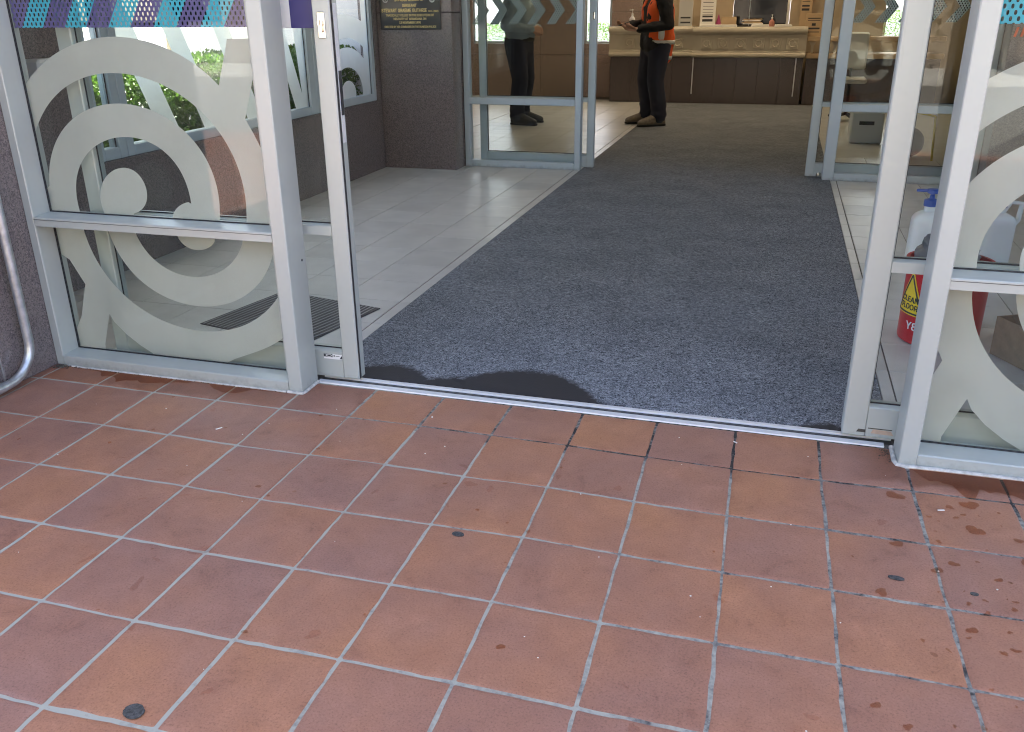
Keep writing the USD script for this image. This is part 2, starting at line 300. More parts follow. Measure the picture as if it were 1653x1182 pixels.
FLOORT = M('lobby_tile', {'g': ('geometry', {}), 'o': ('object_info', {}), 'n': ('noise_texture', {'scale': 500.0, 'detail': 3.0, 'roughness': .7}), 'n2': ('noise_texture', {'scale': 6.0, 'detail': 5.0}),
    'r': ('rgb_ramp', {'ramp': [(.33, (.44, .435, .41)), (.45, (.62, .615, .59)), (.7, (.69, .685, .66))]}), 'r2': ('rgb_ramp', {'ramp': [(.3, (.86, .86, .86)), (.7, (1, 1, 1))]}),
    'm': ('mix_color', {'blend_type': 'multiply', 'fac': 1.0}), 'h': ('map_range', {'from_min': 0.0, 'from_max': 1.0, 'to_min': .92, 'to_max': 1.05}), 'm2': ('mix_color', {'blend_type': 'multiply', 'fac': 1.0, 'use_clamp': False}),
    'cc': ('combine_color', {}), 'b': ('bump', {'strength': .08, 'distance': .001}), 'p': ('principled_bsdf', {'roughness': .34})},
    [('g.position', 'n.vector'), ('g.position', 'n2.vector'), ('n.fac', 'r.fac'), ('n2.fac', 'r2.fac'), ('r.color', 'm.a'), ('r2.color', 'm.b'), ('o.random', 'h.value'),
     ('h.result', 'cc.r'), ('h.result', 'cc.g'), ('h.result', 'cc.b'), ('m.result', 'm2.a'), ('cc.color', 'm2.b'), ('m2.result', 'p.base_color'), ('n.fac', 'b.height'), ('b.normal', 'p.normal')], 'p.BSDF')
FLOORG = plain('lobby_grout', (.13, .12, .11), .8)
MAT = M('loop_pile', {'g': ('geometry', {}), 'dn': ('noise_texture', {'scale': 95.0, 'detail': 1.0}), 'dv': ('mix_vector', {'fac': .012}),
    'n': ('noise_texture', {'scale': 92.0, 'detail': 2.0, 'roughness': .55, 'distortion': 2.0}), 'n2': ('noise_texture', {'scale': 3.0, 'detail': 6.0, 'roughness': .6}),
    'wv': ('attribute', {'attribute': 'wet'}),
    'wn': ('noise_texture', {'scale': 40.0, 'detail': 4.0}), 'wa': ('math', {'math_type': 'multiply_add', 'value2': 1.1, 'value3': -.55}), 'ws': ('math', {'math_type': 'add'}),
    'wm': ('map_range', {'from_min': .30, 'from_max': .78, 'to_min': 0.0, 'to_max': 1.0, 'clamp': True}),
    'r': ('rgb_ramp', {'ramp': [(.34, (.034, .040, .048)), (.46, (.128, .142, .162)), (.54, (.255, .276, .306)), (.66, (.42, .445, .48))]}),
    'r2': ('rgb_ramp', {'ramp': [(.3, (.80, .80, .81)), (.7, (1.12, 1.11, 1.10))]}), 'm': ('mix_color', {'blend_type': 'multiply', 'fac': 1.0, 'use_clamp': False}),
    'c': ('mix_color', {'b': (.036, .034, .036)}), 'bs': ('map_range', {'from_min': 0.0, 'from_max': 1.0, 'to_min': .9, 'to_max': .25}),
    'rg': ('map_range', {'from_min': 0.0, 'from_max': 1.0, 'to_min': .92, 'to_max': .72}),
    'b': ('bump', {'distance': .006}), 'p': ('principled_bsdf', {'roughness': .9, 'specular_ior_level': .3})},
    [('g.position', 'dn.vector'), ('g.position', 'dv.a'), ('dn.color', 'dv.b'), ('dv.result', 'n.vector'), ('g.position', 'n2.vector'), ('n.fac', 'r.fac'), ('n2.fac', 'r2.fac'), ('r.color', 'm.a'), ('r2.color', 'm.b'),
     ('g.position', 'wn.vector'), ('wn.fac', 'wa.value1'), ('wv.fac', 'ws.value1'), ('wa.value', 'ws.value2'), ('ws.value', 'wm.value'),
     ('wm.result', 'c.fac'), ('m.result', 'c.a'), ('c.result', 'p.base_color'), ('wm.result', 'bs.value'), ('bs.result', 'b.strength'), ('wm.result', 'rg.value'), ('rg.result', 'p.roughness'),
     ('n.fac', 'b.height'), ('b.normal', 'p.normal')], 'p.BSDF')
RIB = plain('ribbed_mat', (.075, .068, .066), .75, var=.3, vscale=20)
RIBW = plain('ribbed_mat_worn_rib', (.30, .29, .28), .6)
PAPER = plain('paper', (.78, .76, .72), .6); CREAM = plain('cream_counter', (.52, .47, .37), .42, var=.1, vscale=3)
BEIGE = plain('beige_board', (.50, .36, .21), .6, var=.12, vscale=6); DARK = plain('dark_plastic', (.025, .026, .03), .35); INK = plain('printing_ink', (.04, .04, .045), .6)
DGLASS = plain('dark_office_glass', (.018, .02, .024), .07)
WHITE = plain('white_plastic', (.76, .77, .76), .35); CEIL = plain('ceiling_paint', (.72, .71, .68), .8); WALLP = plain('beige_wall', (.50, .40, .27), .7, var=.08, vscale=3)
JUG = M('milky_plastic', {'d': ('principled_bsdf', {'base_color': (.80, .83, .84), 'roughness': .35, 'subsurface_weight': .15, 'subsurface_scale': .01})}, [], 'd.BSDF')
BLUE = plain('blue_plastic', (.06, .12, .42), .35); RED = plain('red_plastic', (.48, .022, .03), .35, var=.15, vscale=20); YEL = plain('yellow_print', (.78, .58, .03), .5)
BAG = plain('grey_bag', (.14, .14, .15), .45); CARD = plain('cardboard', (.32, .23, .15), .8, var=.15, vscale=25); TUB = plain('grey_plastic', (.48, .48, .47), .45)
PURP = plain('purple_print', (.062, .055, .17), .4); PINK = plain('magenta_card', (.30, .03, .12), .5)
GOLD = plain('gold_lettering', (.62, .47, .18), .4, .3); PLQ = plain('black_plaque', (.016, .016, .017), .22); SILV = plain('grey_emblem', (.38, .38, .37), .5)
ORANGE = M('orange_vest', {'g': ('geometry', {}), 'n': ('noise_texture', {'scale': 25.0, 'detail': 3.0}), 'b': ('bump', {'strength': .5, 'distance': .012}), 'p': ('principled_bsdf', {'base_color': (.90, .13, .018), 'roughness': .65})}, [('g.position', 'n.vector'), ('n.fac', 'b.height'), ('b.normal', 'p.normal')], 'p.BSDF')
REFL = plain('reflective_tape', (.70, .68, .62), .35, .2)
def cloth(name, col, sc=18.0, d=.014):
    return M(name, {'g': ('geometry', {}), 'n': ('noise_texture', {'scale': sc, 'detail': 3.0, 'distortion': .5}), 'b': ('bump', {'strength': .6, 'distance': d}), 'p': ('principled_bsdf', {'base_color': col, 'roughness': .85})}, [('g.position', 'n.vector'), ('n.fac', 'b.height'), ('b.normal', 'p.normal')], 'p.BSDF')
NAVY = cloth('navy_trousers', (.026, .030, .052)); JACKET = cloth('black_jacket', (.014, .015, .019)); SHIRT = cloth('light_blue_shirt', (.30, .38, .44)); BOOT = plain('tan_boots', (.20, .165, .13), .6, var=.4, vscale=30); BOOTB = plain('black_boots', (.02, .02, .022), .45)
SKIN = plain('skin', (.48, .27, .19), .5); HAIR = plain('hair', (.04, .028, .02), .6)
CONC = plain('concrete_paving', (.50, .49, .46), .85, var=.15, vscale=3); ASPH = plain('asphalt', (.17, .165, .155), .9, var=.2, vscale=6, bump=.3, bscale=120)
REDPAV = M('red_paving_far', {'g': ('geometry', {}), 'br': ('brick_texture', {'offset': 0.0, 'color1': (.30, .13, .08), 'color2': (.26, .125, .095), 'mortar': (.36, .35, .33), 'scale': 1.0, 'mortar_size': .006, 'brick_width': S, 'row_height': 1.07*S}), 'p': ('principled_bsdf', {'roughness': .5})}, [('g.position', 'br.vector'), ('br.color', 'p.base_color')], 'p.BSDF')
WALLW = plain('white_render', (.72, .71, .68), .8, var=.06, vscale=2); WALLC = plain('cream_facade', (.25, .21, .17), .8, var=.1, vscale=1.2); STONE = plain('planter_stone', (.27, .22, .17), .8, var=.25, vscale=12); SOIL = plain('soil', (.06, .045, .03), .95)
LEAF = M('hedge_leaf', {'o': ('geometry', {}), 'n': ('noise_texture', {'scale': 9.0, 'detail': 3.0}), 'r': ('rgb_ramp', {'ramp': [(.3, (.035, .085, .012)), (.55, (.085, .17, .025)), (.8, (.16, .25, .04))]}), 'p': ('principled_bsdf', {'roughness': .45}), 't': ('translucent_bsdf', {}), 'm': ('mix_closure', {'fac': .35})},
    [('o.position', 'n.vector'), ('n.fac', 'r.fac'), ('r.color', 'p.base_color'), ('r.color', 't.color'), ('p.BSDF', 'm.closure1'), ('t.BSDF', 'm.closure2')], 'm.closure')
BARK = plain('bark', (.09, .065, .045), .9)
def emit(name, col, st): return M(name, {'e': ('emission', {'color': col, 'strength': st})}, [], 'e.emission')
LAMPW = emit('warm_lamp', (1.0, .77, .50), 5.0)
GUM = plain('old_gum', (.075, .073, .070), .85, var=.75, vscale=160)
GRIME = plain('grime', (.085, .075, .06), .95, var=.4, vscale=60)
WOODLIKE = plain('worn_primer', (.52, .38, .28), .7, var=.15, vscale=50)

WETF = M('water_film', {'t': ('transparent_bsdf', {'color': (.82, .67, .57)}), 'gl': ('glossy_bsdf', {'color': (1, 1, 1), 'roughness': .25}), 'm': ('mix_closure', {'fac': .03})}, [('t.BSDF', 'm.closure1'), ('gl.BSDF', 'm.closure2')], 'm.closure')
SMUDGE = M('foot_smudge', {'t': ('transparent_bsdf', {'color': (.92, .88, .87)})}, [], 't.BSDF')
# ------------------------------------------------------------------ ground, street, paving
rng = np.random.default_rng(7)
g = obj('ground', [box(-500, 500, -500, 500, -.9, -.62)], ASPH, kind='structure', label='asphalt ground around the building', cat='ground')
road = obj('road', [box(-160, 180, -62, -24, -.60, -.50)], ASPH, kind='structure', label='asphalt street in front of the entrance', cat='road')
fp = obj('far_pavement', [box(-160, 180, -76, -62.05, -.60, -.1, .05)], CONC, kind='structure', label='concrete pavement across the street', cat='pavement')
cy = obj('side_yard', [box(-200, -4.22, .7, 19.4, -.60, -.06), box(-200, -12.6, 19.4, 200, -.60, -.06)], CONC, kind='structure', label='sunlit concrete yard beside the entrance', cat='pavement')
by = obj('rear_yard', [box(-4.2, 60, 48.6, 110, -.60, -.06)], CONC, kind='structure', label='sunlit concrete yard behind the building', cat='pavement')
pav = thing('pavement', 'terracotta quarry tile pavement with pale cement joints', 'pavement', kind='structure')
obj('outer_paving', [box(-60, 60, -23.95, -7.6, -.6, -.004), box(-60, -3.1, -7.6, -3.2, -.6, -.004), box(14.0, 60, -7.6, .5, -.6, -.004)], REDPAV, pav)
# cement bed, recessed below the tile faces
obj('cement_bed', [box(-3.1, 14.0, -7.6, 1.0, -.6, -.010)], GROUT, pav)
COR = [[[-3.04, 0.048], [-2.04, 0.048], [-1.04, 0.048], [-0.04, 0.048], [0.95, 0.042], [1.982, 0.038], [2.986, 0.03], [4.006, 0.028], [5.021, 0.043], [6.007, 0.022], [7.003, 0.01], [7.993, -0.037], [8.996, -0.064], [9.99, -0.066], [10.968, -0.045], [11.967, -0.038], [12.967, -0.038], [13.967, -0.038]], [[-3.018, -1.072], [-2.018, -1.072], [-1.018, -1.072], [-0.018, -1.072], [0.994, -1.045], [2.006, -1.053], [3.026, -1.08], [4.023, -1.073], [5.017, -1.049], [6.019, -1.071], [7.013, -1.049], [8.011, -1.097], [9.008, -1.12], [10.01, -1.12], [10.989, -1.132], [11.989, -1.132], [12.989, -1.132], [13.989, -1.132]], [[-3.004, -2.157], [-2.004, -2.157], [-1.004, -2.157], [-0.004, -2.157], [0.996, -2.157], [2.007, -2.137], [3.029, -2.131], [4.016, -2.153], [5.025, -2.149], [6.027, -2.123], [7.021, -2.099], [8.025, -2.131], [9.027, -2.165], [10.019, -2.166], [11.014, -2.173], [12.014, -2.173], [13.014, -2.173], [14.014, -2.173]], [[-2.979, -3.222], [-1.979, -3.222], [-0.979, -3.222], [0.021, -3.222], [1.021, -3.222], [2.021, -3.222], [3.029, -3.214], [4.035, -3.22], [5.024, -3.214], [6.032, -3.196], [7.033, -3.186], [8.037, -3.207], [9.04, -3.206], [10.03, -3.205], [11.022, -3.216], [12.022, -3.216], [13.022, -3.216], [14.022, -3.216]], [[-2.972, -4.299], [-1.972, -4.299], [-0.972, -4.299], [0.028, -4.299], [1.028, -4.299], [2.028, -4.299], [3.028, -4.299], [4.044, -4.304], [5.048, -4.289], [6.042, -4.26], [7.048, -4.261], [8.056, -4.269], [9.052, -4.266], [10.052, -4.266], [11.052, -4.266], [12.052, -4.266], [13.052, -4.266], [14.052, -4.266]], [[-2.956, -5.38], [-1.956, -5.38], [-0.956, -5.38], [0.044, -5.38], [1.044, -5.38], [2.044, -5.38], [3.044, -5.38], [4.044, -5.38], [5.04, -5.349], [6.045, -5.33], [7.055, -5.328], [8.062, -5.331], [9.062, -5.331], [10.062, -5.331], [11.062, -5.331], [12.062, -5.331], [13.062, -5.331], [14.062, -5.331]], [[-2.946, -6.451], [-1.946, -6.451], [-0.946, -6.451], [0.054, -6.451], [1.054, -6.451], [2.054, -6.451], [3.054, -6.451], [4.054, -6.451], [5.05, -6.421], [6.056, -6.402], [7.065, -6.4], [8.072, -6.402], [9.072, -6.402], [10.072, -6.402], [11.072, -6.402], [12.072, -6.402], [13.072, -6.402], [14.072, -6.402]], [[-2.935, -7.523], [-1.935, -7.523], [-0.935, -7.523], [0.065, -7.523], [1.065, -7.523], [2.065, -7.523], [3.065, -7.523], [4.065, -7.523], [5.061, -7.492], [6.066, -7.474], [7.075, -7.471], [8.083, -7.474], [9.083, -7.474], [10.083, -7.474], [11.083, -7.474], [12.083, -7.474], [13.083, -7.474], [14.083, -7.474]]]
COR = [[[float(a), float(b)] for a, b in r] for r in COR]
top = [[a + (-.0097*1.0)*0, .965] for a, b in COR[0]]
GR = [top] + COR
def tile_mesh(c4, gap=.0125):
    c = np.array(c4, float); ctr = c.mean(0)
    P = Polygon(c).buffer(-gap - rng.uniform(0, .005), join_style=2)
    b = np.array(P.exterior.coords)[:-1]
    if Polygon(b).exterior.is_ccw is False: b = b[::-1]
    pts = []
    for k in range(4):
        a_, b_ = b[k], b[(k+1) % 4]; u = (b_-a_)/np.linalg.norm(b_-a_); a_, b_ = a_ + u*.012, b_ - u*.012
        pts += [a_ + (b_-a_)*f_ for f_ in np.linspace(0, 1, 9)]
    n = len(pts); pts = np.array(pts) + rng.normal(0, .0036, (n, 2))
    dirc = pts - ctr; inn = ctr + dirc*(1 - .016/np.linalg.norm(dirc, axis=1))[:, None]
    inn2 = ctr + dirc*.90
    dz = rng.normal(0, .0022); tx, ty = rng.normal(0, .0016, 2)
    zf = lambda p: dz + tx*(p[:, 0]-ctr[0]) + ty*(p[:, 1]-ctr[1])
    V = np.vstack([np.c_[pts, np.full(n, -.06)], np.c_[pts, zf(pts) - .0095], np.c_[inn, zf(inn) - .0015], np.c_[inn2, zf(inn2)], [[*ctr, dz + .001]]])
    Fs = []
    for r in range(3):
        for k in range(n):
            k2 = (k+1) % n; Fs += [[r*n+k, r*n+k2, (r+1)*n+k2], [r*n+k, (r+1)*n+k2, (r+1)*n+k]]
    for k in range(n): Fs.append([3*n+k, 3*n+(k+1) % n, 4*n])
    return trimesh.Trimesh(V, np.array(Fs), process=False)
for j in range(8):
    for i in range(17):
        c4 = [GR[j][i], GR[j][i+1], GR[j+1][i+1], GR[j+1][i]]
        if max(p[0] for p in c4) < -1.2 and j < 4: continue
        obj('quarry_tile', tile_mesh(c4), TILE, pav, smooth=25)

# loose specks and old chewing gum on the paving
def blob(cx, cy_, r, z, seed, sq=1.0, h=.006, n=30):
    rr = np.random.default_rng(seed); a = np.linspace(0, 2*np.pi, n, endpoint=False)
    rad = r*(1 + .06*np.sin(2*a + rr.uniform(0, 6)) + rr.normal(0, .02, n))
    p = np.c_[cx + rad*np.cos(a), cy_ + sq*rad*np.sin(a)]
    m = trimesh.creation.extrude_polygon(Polygon(p), h, engine='earcut'); m.apply_translation([0, 0, z]); return m
for (x, y, r, sq, lb) in [(4.78, -5.24, .085, .9, 'dark round gum spot on a tile nearest the camera'), (6.37, -2.24, .062, .7, 'grey mottled gum spot beside a joint in the middle of the paving'),
                      (10.61, -1.83, .075, .45, 'long black gum spot on a tile below the right door leaf'), (11.27, -1.90, .04, .6, 'small bluish gum spot among water spots on the right')]:
    obj('gum_spot', blob(x, y, r, .003, int(x*100), sq), GUM, label=lb, cat='gum spot')
def flat_blob(cx, cy_, r, z, rr, sq=1.0, rot=0.0, n=26, wob=.22):
    a = np.linspace(0, 2*np.pi, n, endpoint=False)
    rad = r*(1 + wob*np.sin(2*a + rr.uniform(0, 6)) + wob*.6*np.sin(3*a + rr.uniform(0, 6)) + rr.normal(0, wob*.25, n))
    x, y = rad*np.cos(a), sq*rad*np.sin(a); x, y = x*math.cos(rot) - y*math.sin(rot), x*math.sin(rot) + y*math.cos(rot)
    V = np.vstack([[[cx, cy_, z]], np.c_[cx + x, cy_ + y, np.full(n, z)]]); k = np.arange(n)
    return trimesh.Trimesh(V, np.c_[np.zeros(n, int), 1 + k, 1 + (k+1) % n], process=False)
sr_ = np.random.default_rng(21); spots = []; used_p = []
def clear_of(x, y, r):
    if any((x-a)**2 + (y-b)**2 < (1.5*(r+c))**2 for a, b, c in used_p): return False
    used_p.append((x, y, r)); return True
cl_ = [(11.6, -.45, .5), (11.35, -1.7, .45), (11.6, -2.4, .45), (11.4, -3.3, .5), (10.6, -3.8, .5), (12.0, -1.2, .4), (11.8, -3.9, .5), (11.6, -2.8, .4)]
for k in range(400):
    c0 = cl_[sr_.integers(0, len(cl_))]; x, y = c0[0] + sr_.normal(0, c0[2]), c0[1] + sr_.normal(0, c0[2]*.8); r = float(np.clip(sr_.lognormal(-3.6, .65), .012, .105))
    if y > -.15 or x > 13.2 or len(spots) > 105 or not clear_of(x, y, r): continue
    spots.append(flat_blob(x, y, r, .0105, sr_, sr_.uniform(.5, 1), sr_.uniform(0, 3), wob=.26))
for k in range(40):
    x, y, r = sr_.uniform(0, 9), sr_.uniform(-6, .4), float(np.clip(sr_.lognormal(-4.0, .5), .010, .05))
    if clear_of(x, y, r): spots.append(flat_blob(x, y, r, .0105, sr_, sr_.uniform(.5, 1), sr_.uniform(0, 3), wob=.16))
# damp margin along the foot of the right panel and by the left mullion
def damp(x0, x1, y0, dy, seed):
    rr = np.random.default_rng(seed); xs = np.linspace(x0, x1, 60); lo = y0 - dy*(.5 + 1.3*(meshkit.fbm(np.c_[xs*2.6, xs*0 + seed, xs*0], 5) - .5)*2)*np.clip(np.minimum(xs-x0, x1-xs)/.4, 0, 1)
    V = np.vstack([np.c_[xs, np.full(60, y0), np.full(60, .0095)], np.c_[xs, lo, np.full(60, .0095)]]); k = np.arange(59)
    return trimesh.Trimesh(V, np.vstack([np.c_[k, 60+k, 61+k], np.c_[k, 61+k, k+1]]), process=False)
spots += [damp(10.9, 13.6, .50, .55, 3), damp(-.6, 2.7, .50, .22, 5)]
obj('water_spots', spots, WETF, label='dark water spots and damp margins on the terracotta tiles at right', cat='water', kind='stuff')
sm = []
for k in range(60):
    x, y, r = sr_.uniform(-1, 11), sr_.uniform(-7, -.2), float(np.clip(sr_.lognormal(-2.9, .5), .03, .16))
    if clear_of(x, y, r*.7): sm.append(flat_blob(x, y, r, .0085, sr_, sr_.uniform(.3, .7), sr_.uniform(0, 3), wob=.3))
obj('scuff_marks', sm, SMUDGE, label='faint brown scuffs and old drips across the terracotta tiles', cat='stain', kind='stuff')
crumbs = []
for k in range(46):
    x, y = rng.uniform(0, 12.5), rng.uniform(-6, .6)
    m = trimesh.creation.icosphere(1, rng.uniform(.004, .010)); m.vertices *= [1, rng.uniform(.4, 1), .6]
    m.apply_translation([x, y, .008]); crumbs.append(m)
for (x, y, l) in [(11.2, -.42, .05), (2.55, -.75, .06), (9.0, .62, .04), (5.1, .3, .03)]:
    m = box(-l*.7, l*.7, -.007, .007, 0, .008); m.apply_transform(trimesh.transformations.rotation_matrix(x*9, [0, 0, 1])); m.apply_translation([x, y, .003]); crumbs.append(m)
obj('crumbs', crumbs, PAPER, label='pale crumbs and grit scattered on the terracotta tiles', cat='litter', kind='stuff')

# ------------------------------------------------------------------ lobby floor
lf = thing('lobby_floor', 'pale speckled lobby floor tiles either side of the dark mat', 'floor', kind='structure')
obj('floor_bed', box(-4.2, 22, 1.0, 19.5, -.5, -.014), FLOORG, lf); obj('floor_bed', box(-12, 22, 19.502, 45.6, -.5, -.014), FLOORG, lf)
xs_l = [2.715, 1.545, .375, -.795, -1.965, -3.135, -4.305]
xs_r = [11.06, 12.23, 13.40, 14.57, 15.74, 16.91]
ys = [1.32, 2.35, 3.57] + [4.79 + 1.22*k for k in range(0, 33)]
def ftile(x0, x1, y0, y1):
    gp = .008
    obj('floor_tile', box(x0+gp, x1-gp, y0+gp, y1-gp, -.05, rng.normal(0, .0006), .006), FLOORT, lf)
for a, b in zip(ys[:-1], ys[1:]):
    hall = a > 19.3
    if b > 45.4: break
    for k in range(len(xs_l)-1):
        
        ftile(max(xs_l[k+1], -3.695 if not hall else -9), xs_l[k], a, b)
    ftile(2.725, 2.945, a, b)
    if a < 24:
        ftile(10.87, 11.05, a, b)
        for k in range(len(xs_r)-1): 
            if a > 20 and k > 3: continue
            ftile(xs_r[k], xs_r[k+1], a, b)
obj('plain_floor', [box(-11.9, -4.35, 19.6, 45.4, -.013, -.001), box(10.87, 21, 24.33, 45.4, -.013, -.001)], FLOORT, lf)

# ------------------------------------------------------------------ loop pile mat (wet at the threshold)
def grid(x0, x1, y0, y1, nx, ny, zf):
    X, Y_ = np.meshgrid(np.linspace(x0, x1, nx), np.linspace(y0, y1, ny)); Z = zf(X, Y_)
    V = np.stack([X, Y_, Z], -1).reshape(-1, 3); i = np.arange(nx*ny).reshape(ny, nx)
    a, b, c, e = i[:-1, :-1].ravel(), i[:-1, 1:].ravel(), i[1:, 1:].ravel(), i[1:, :-1].ravel()
    return V, np.vstack([np.c_[a, b, c], np.c_[a, c, e]])
def wetf(x, y):
    def bump(cx, w, h, sk=0):
        t = (x - cx)/w; edge = 1.27 + h*np.clip(1 - np.abs(t)**2.2, 0, 1)
        return np.where(np.abs(t) < 1, (edge - y)/.30 + .5, 0)
    w = np.maximum.reduce([bump(3.95, .78, .60), bump(6.0, 1.18, .92), bump(5.3, 1.1, .42), bump(10.15, .42, .20), bump(7.0, .5, .1)])
    w = np.maximum(w, np.where(y < 1.30, .72, 0)*(x < 7.2))
    return np.clip(w, 0, 1)
def mat_part(name, y0, y1, nx, ny, parent=None, **kw):
    V, Fs = grid(2.955, 10.86, y0, y1, nx, ny, lambda X, Y_: .012 + 0*X)
    # skirt
    n = len(V); ring = np.r_[np.arange(nx), nx*np.arange(1, ny) + nx-1, nx*(ny-1) + np.arange(nx-2, -1, -1), nx*np.arange(ny-2, 0, -1)]
    V2 = V[ring].copy(); V2[:, 2] = -.03; k = np.arange(len(ring)); k2 = (k+1) % len(ring)
    Fs = np.vstack([Fs, np.c_[ring[k], n+k, ring[k2]], np.c_[ring[k2], n+k, n+k2]])
    V = np.vstack([V, V2]); wet = wetf(V[:, 0], V[:, 1])
    m = usdkit.mesh(stage, path(name, parent or '/World'), trimesh.Trimesh(V*S, Fs, process=False), MAT)
    UsdGeom.PrimvarsAPI(m).CreatePrimvar('wet', Sdf.ValueTypeNames.FloatArray, 'vertex').Set(Vt.FloatArray.FromNumpy(wet.astype(np.float32)))
    return tag(m.GetPrim(), **kw)
mt = thing('entrance_mat', 'wide dark grey loop pile runner from the threshold to the counter', 'carpet', (6.9, 1.3, 0))
ORG[str(mt.GetPath())] = np.zeros(3); UsdGeom.Xformable(mt).GetOrderedXformOps()[0].Set(Gf.Vec3d(0, 0, 0))
mat_part('near_length', 1.285, 4.0, 160, 70, mt, label='length with dark wet patches along the threshold')
mat_part('far_length', 4.004, 42.6, 8, 30, mt)
rb = thing('ribbed_mat', 'brown ribbed rubber mat askew behind the left door leaf', 'mat', (1.3, 3.5, 0), -12)
obj('backing', box(-1.25, 1.05, -1.05, 1.05, .002, .018, .004), RIB, rb, raw=True)
for k in range(24):
    yv = np.linspace(-1.03, 1.03, 14); xv = -1.19 + k*.094 + .03*np.sin(yv*2.6 + k*.35)*(k/24)
    obj('rib', tube(np.c_[xv, yv, np.full(14, .018)], .011, 5), RIBW, rb, raw=True)

# ------------------------------------------------------------------ threshold track
tr = thing('door_track', 'bright aluminium threshold track under the sliding doors', 'threshold', (6.95, 1.1, 0))
obj('nosing', ext_yz(Polygon([(.975, -.02), (.985, .006), (1.075, .012), (1.082, -.02)]), 3.05, 10.76), ALU_RAW, tr)
obj('groove', box(3.05, 10.86, 1.084, 1.198, -.03, -.012), DARK, tr)
obj('rear_strip', ext_yz(Polygon([(1.20, -.02), (1.205, .012), (1.27, .012), (1.28, -.02)]), 3.05, 10.86), ALU_RAW, tr)

# ------------------------------------------------------------------ frosted spiral film
CV = {"r1out": [[-1.012, 4.13], [-0.864, 4.232], [-0.617, 4.382], [-0.326, 4.542], [-0.12, 4.626], [0.107, 4.68], [0.354, 4.703], [0.639, 4.709], [0.929, 4.686], [1.107, 4.657], [1.312, 4.593], [1.579, 4.478], [1.772, 4.364], [1.924, 4.248], [2.073, 4.121]], "bandL": [[2.073, 4.121], [2.171, 4.39], [2.242, 4.584], [2.278, 4.686]], "bandT": [[2.627, 4.691]], "bandR": [[2.639, 4.336], [2.566, 4.151], [2.476, 3.904], [2.403, 3.707]], "r1outR": [[2.403, 3.707], [2.473, 3.581], [2.549, 3.414], [2.625, 3.245], [2.638, 3.184]], "r1in": [[-1.065, 3.476], [-0.883, 3.636], [-0.588, 3.872], [-0.323, 4.046], [-0.076, 4.16], [0.158, 4.236], [0.394, 4.271], [0.592, 4.277], [0.84, 4.249], [1.105, 4.192], [1.361, 4.07], [1.555, 3.935], [1.759, 3.77], [1.933, 3.591], [2.049, 3.411], [2.16, 3.191], [2.227, 2.956], [2.253, 2.728], [2.255, 2.535], [2.232, 2.377]], "r2out": [[-1.023, 2.727], [-0.891, 2.949], [-0.778, 3.167], [-0.652, 3.342], [-0.515, 3.502], [-0.503, 3.503], [-0.324, 3.649], [-0.09, 3.768], [0.147, 3.848], [0.386, 3.884], [0.615, 3.882], [0.833, 3.843], [1.219, 3.696], [1.39, 3.577], [1.542, 3.433], [1.673, 3.25], [1.771, 3.039], [1.822, 2.798], [1.832, 2.579], [1.793, 2.327]], "r2in": [[-0.562, 2.363], [-0.522, 2.599], [-0.44, 2.806], [-0.332, 3.024], [-0.253, 3.119], [-0.052, 3.295], [0.143, 3.392], [0.387, 3.437], [0.586, 3.43], [0.807, 3.386], [0.974, 3.302], [1.02, 3.278], [1.151, 3.168], [1.273, 3.007], [1.356, 2.791], [1.377, 2.648], [1.373, 2.562]], "bulb": [[1.373, 2.562], [1.233, 2.522], [1.11, 2.436], [1.043, 2.326]], "bulbF": [[1.091, 2.019], [1.178, 1.924], [1.399, 1.877], [1.594, 1.941], [1.678, 2.019]], "disc": [[-0.122, 2.345], [-0.057, 2.634], [0.017, 2.825], [0.122, 2.935], [0.297, 3.015], [0.454, 3.014], [0.593, 2.928], [0.676, 2.8], [0.691, 2.655], [0.639, 2.533], [0.522, 2.419], [0.414, 2.359]], "spOut": [[-0.08, 2.017], [-0.063, 1.901], [0.101, 1.585], [0.308, 1.361], [0.491, 1.227], [0.78, 1.102], [0.833, 1.058], [1.361, 1.015], [1.796, 1.119], [2.133, 1.316], [2.365, 1.538], [2.539, 1.805], [2.619, 1.971]], "spIn": [[0.38, 2.027], [0.484, 1.828], [0.675, 1.643], [0.955, 1.501], [1.323, 1.465], [1.436, 1.478], [1.772, 1.642], [2.005, 1.841], [2.126, 2.011]], "botIn": [[-0.522, 2.026], [-0.502, 1.837], [-0.418, 1.641], [-0.321, 1.454], [-0.009, 1.056], [0.105, 0.989], [0.413, 0.826], [0.877, 0.638], [1.405, 0.634], [1.802, 0.734], [2.184, 0.942], [2.476, 1.157], [2.634, 1.301]], "botOut": [[1.74, 0.243], [2.109, 0.391], [2.418, 0.54], [2.641, 0.697]], "tri1": [[-0.899, 1.58], [-0.702, 1.209], [-0.89, 0.692]], "tri2": [[-0.364, 0.767], [-0.555, 0.248]]}
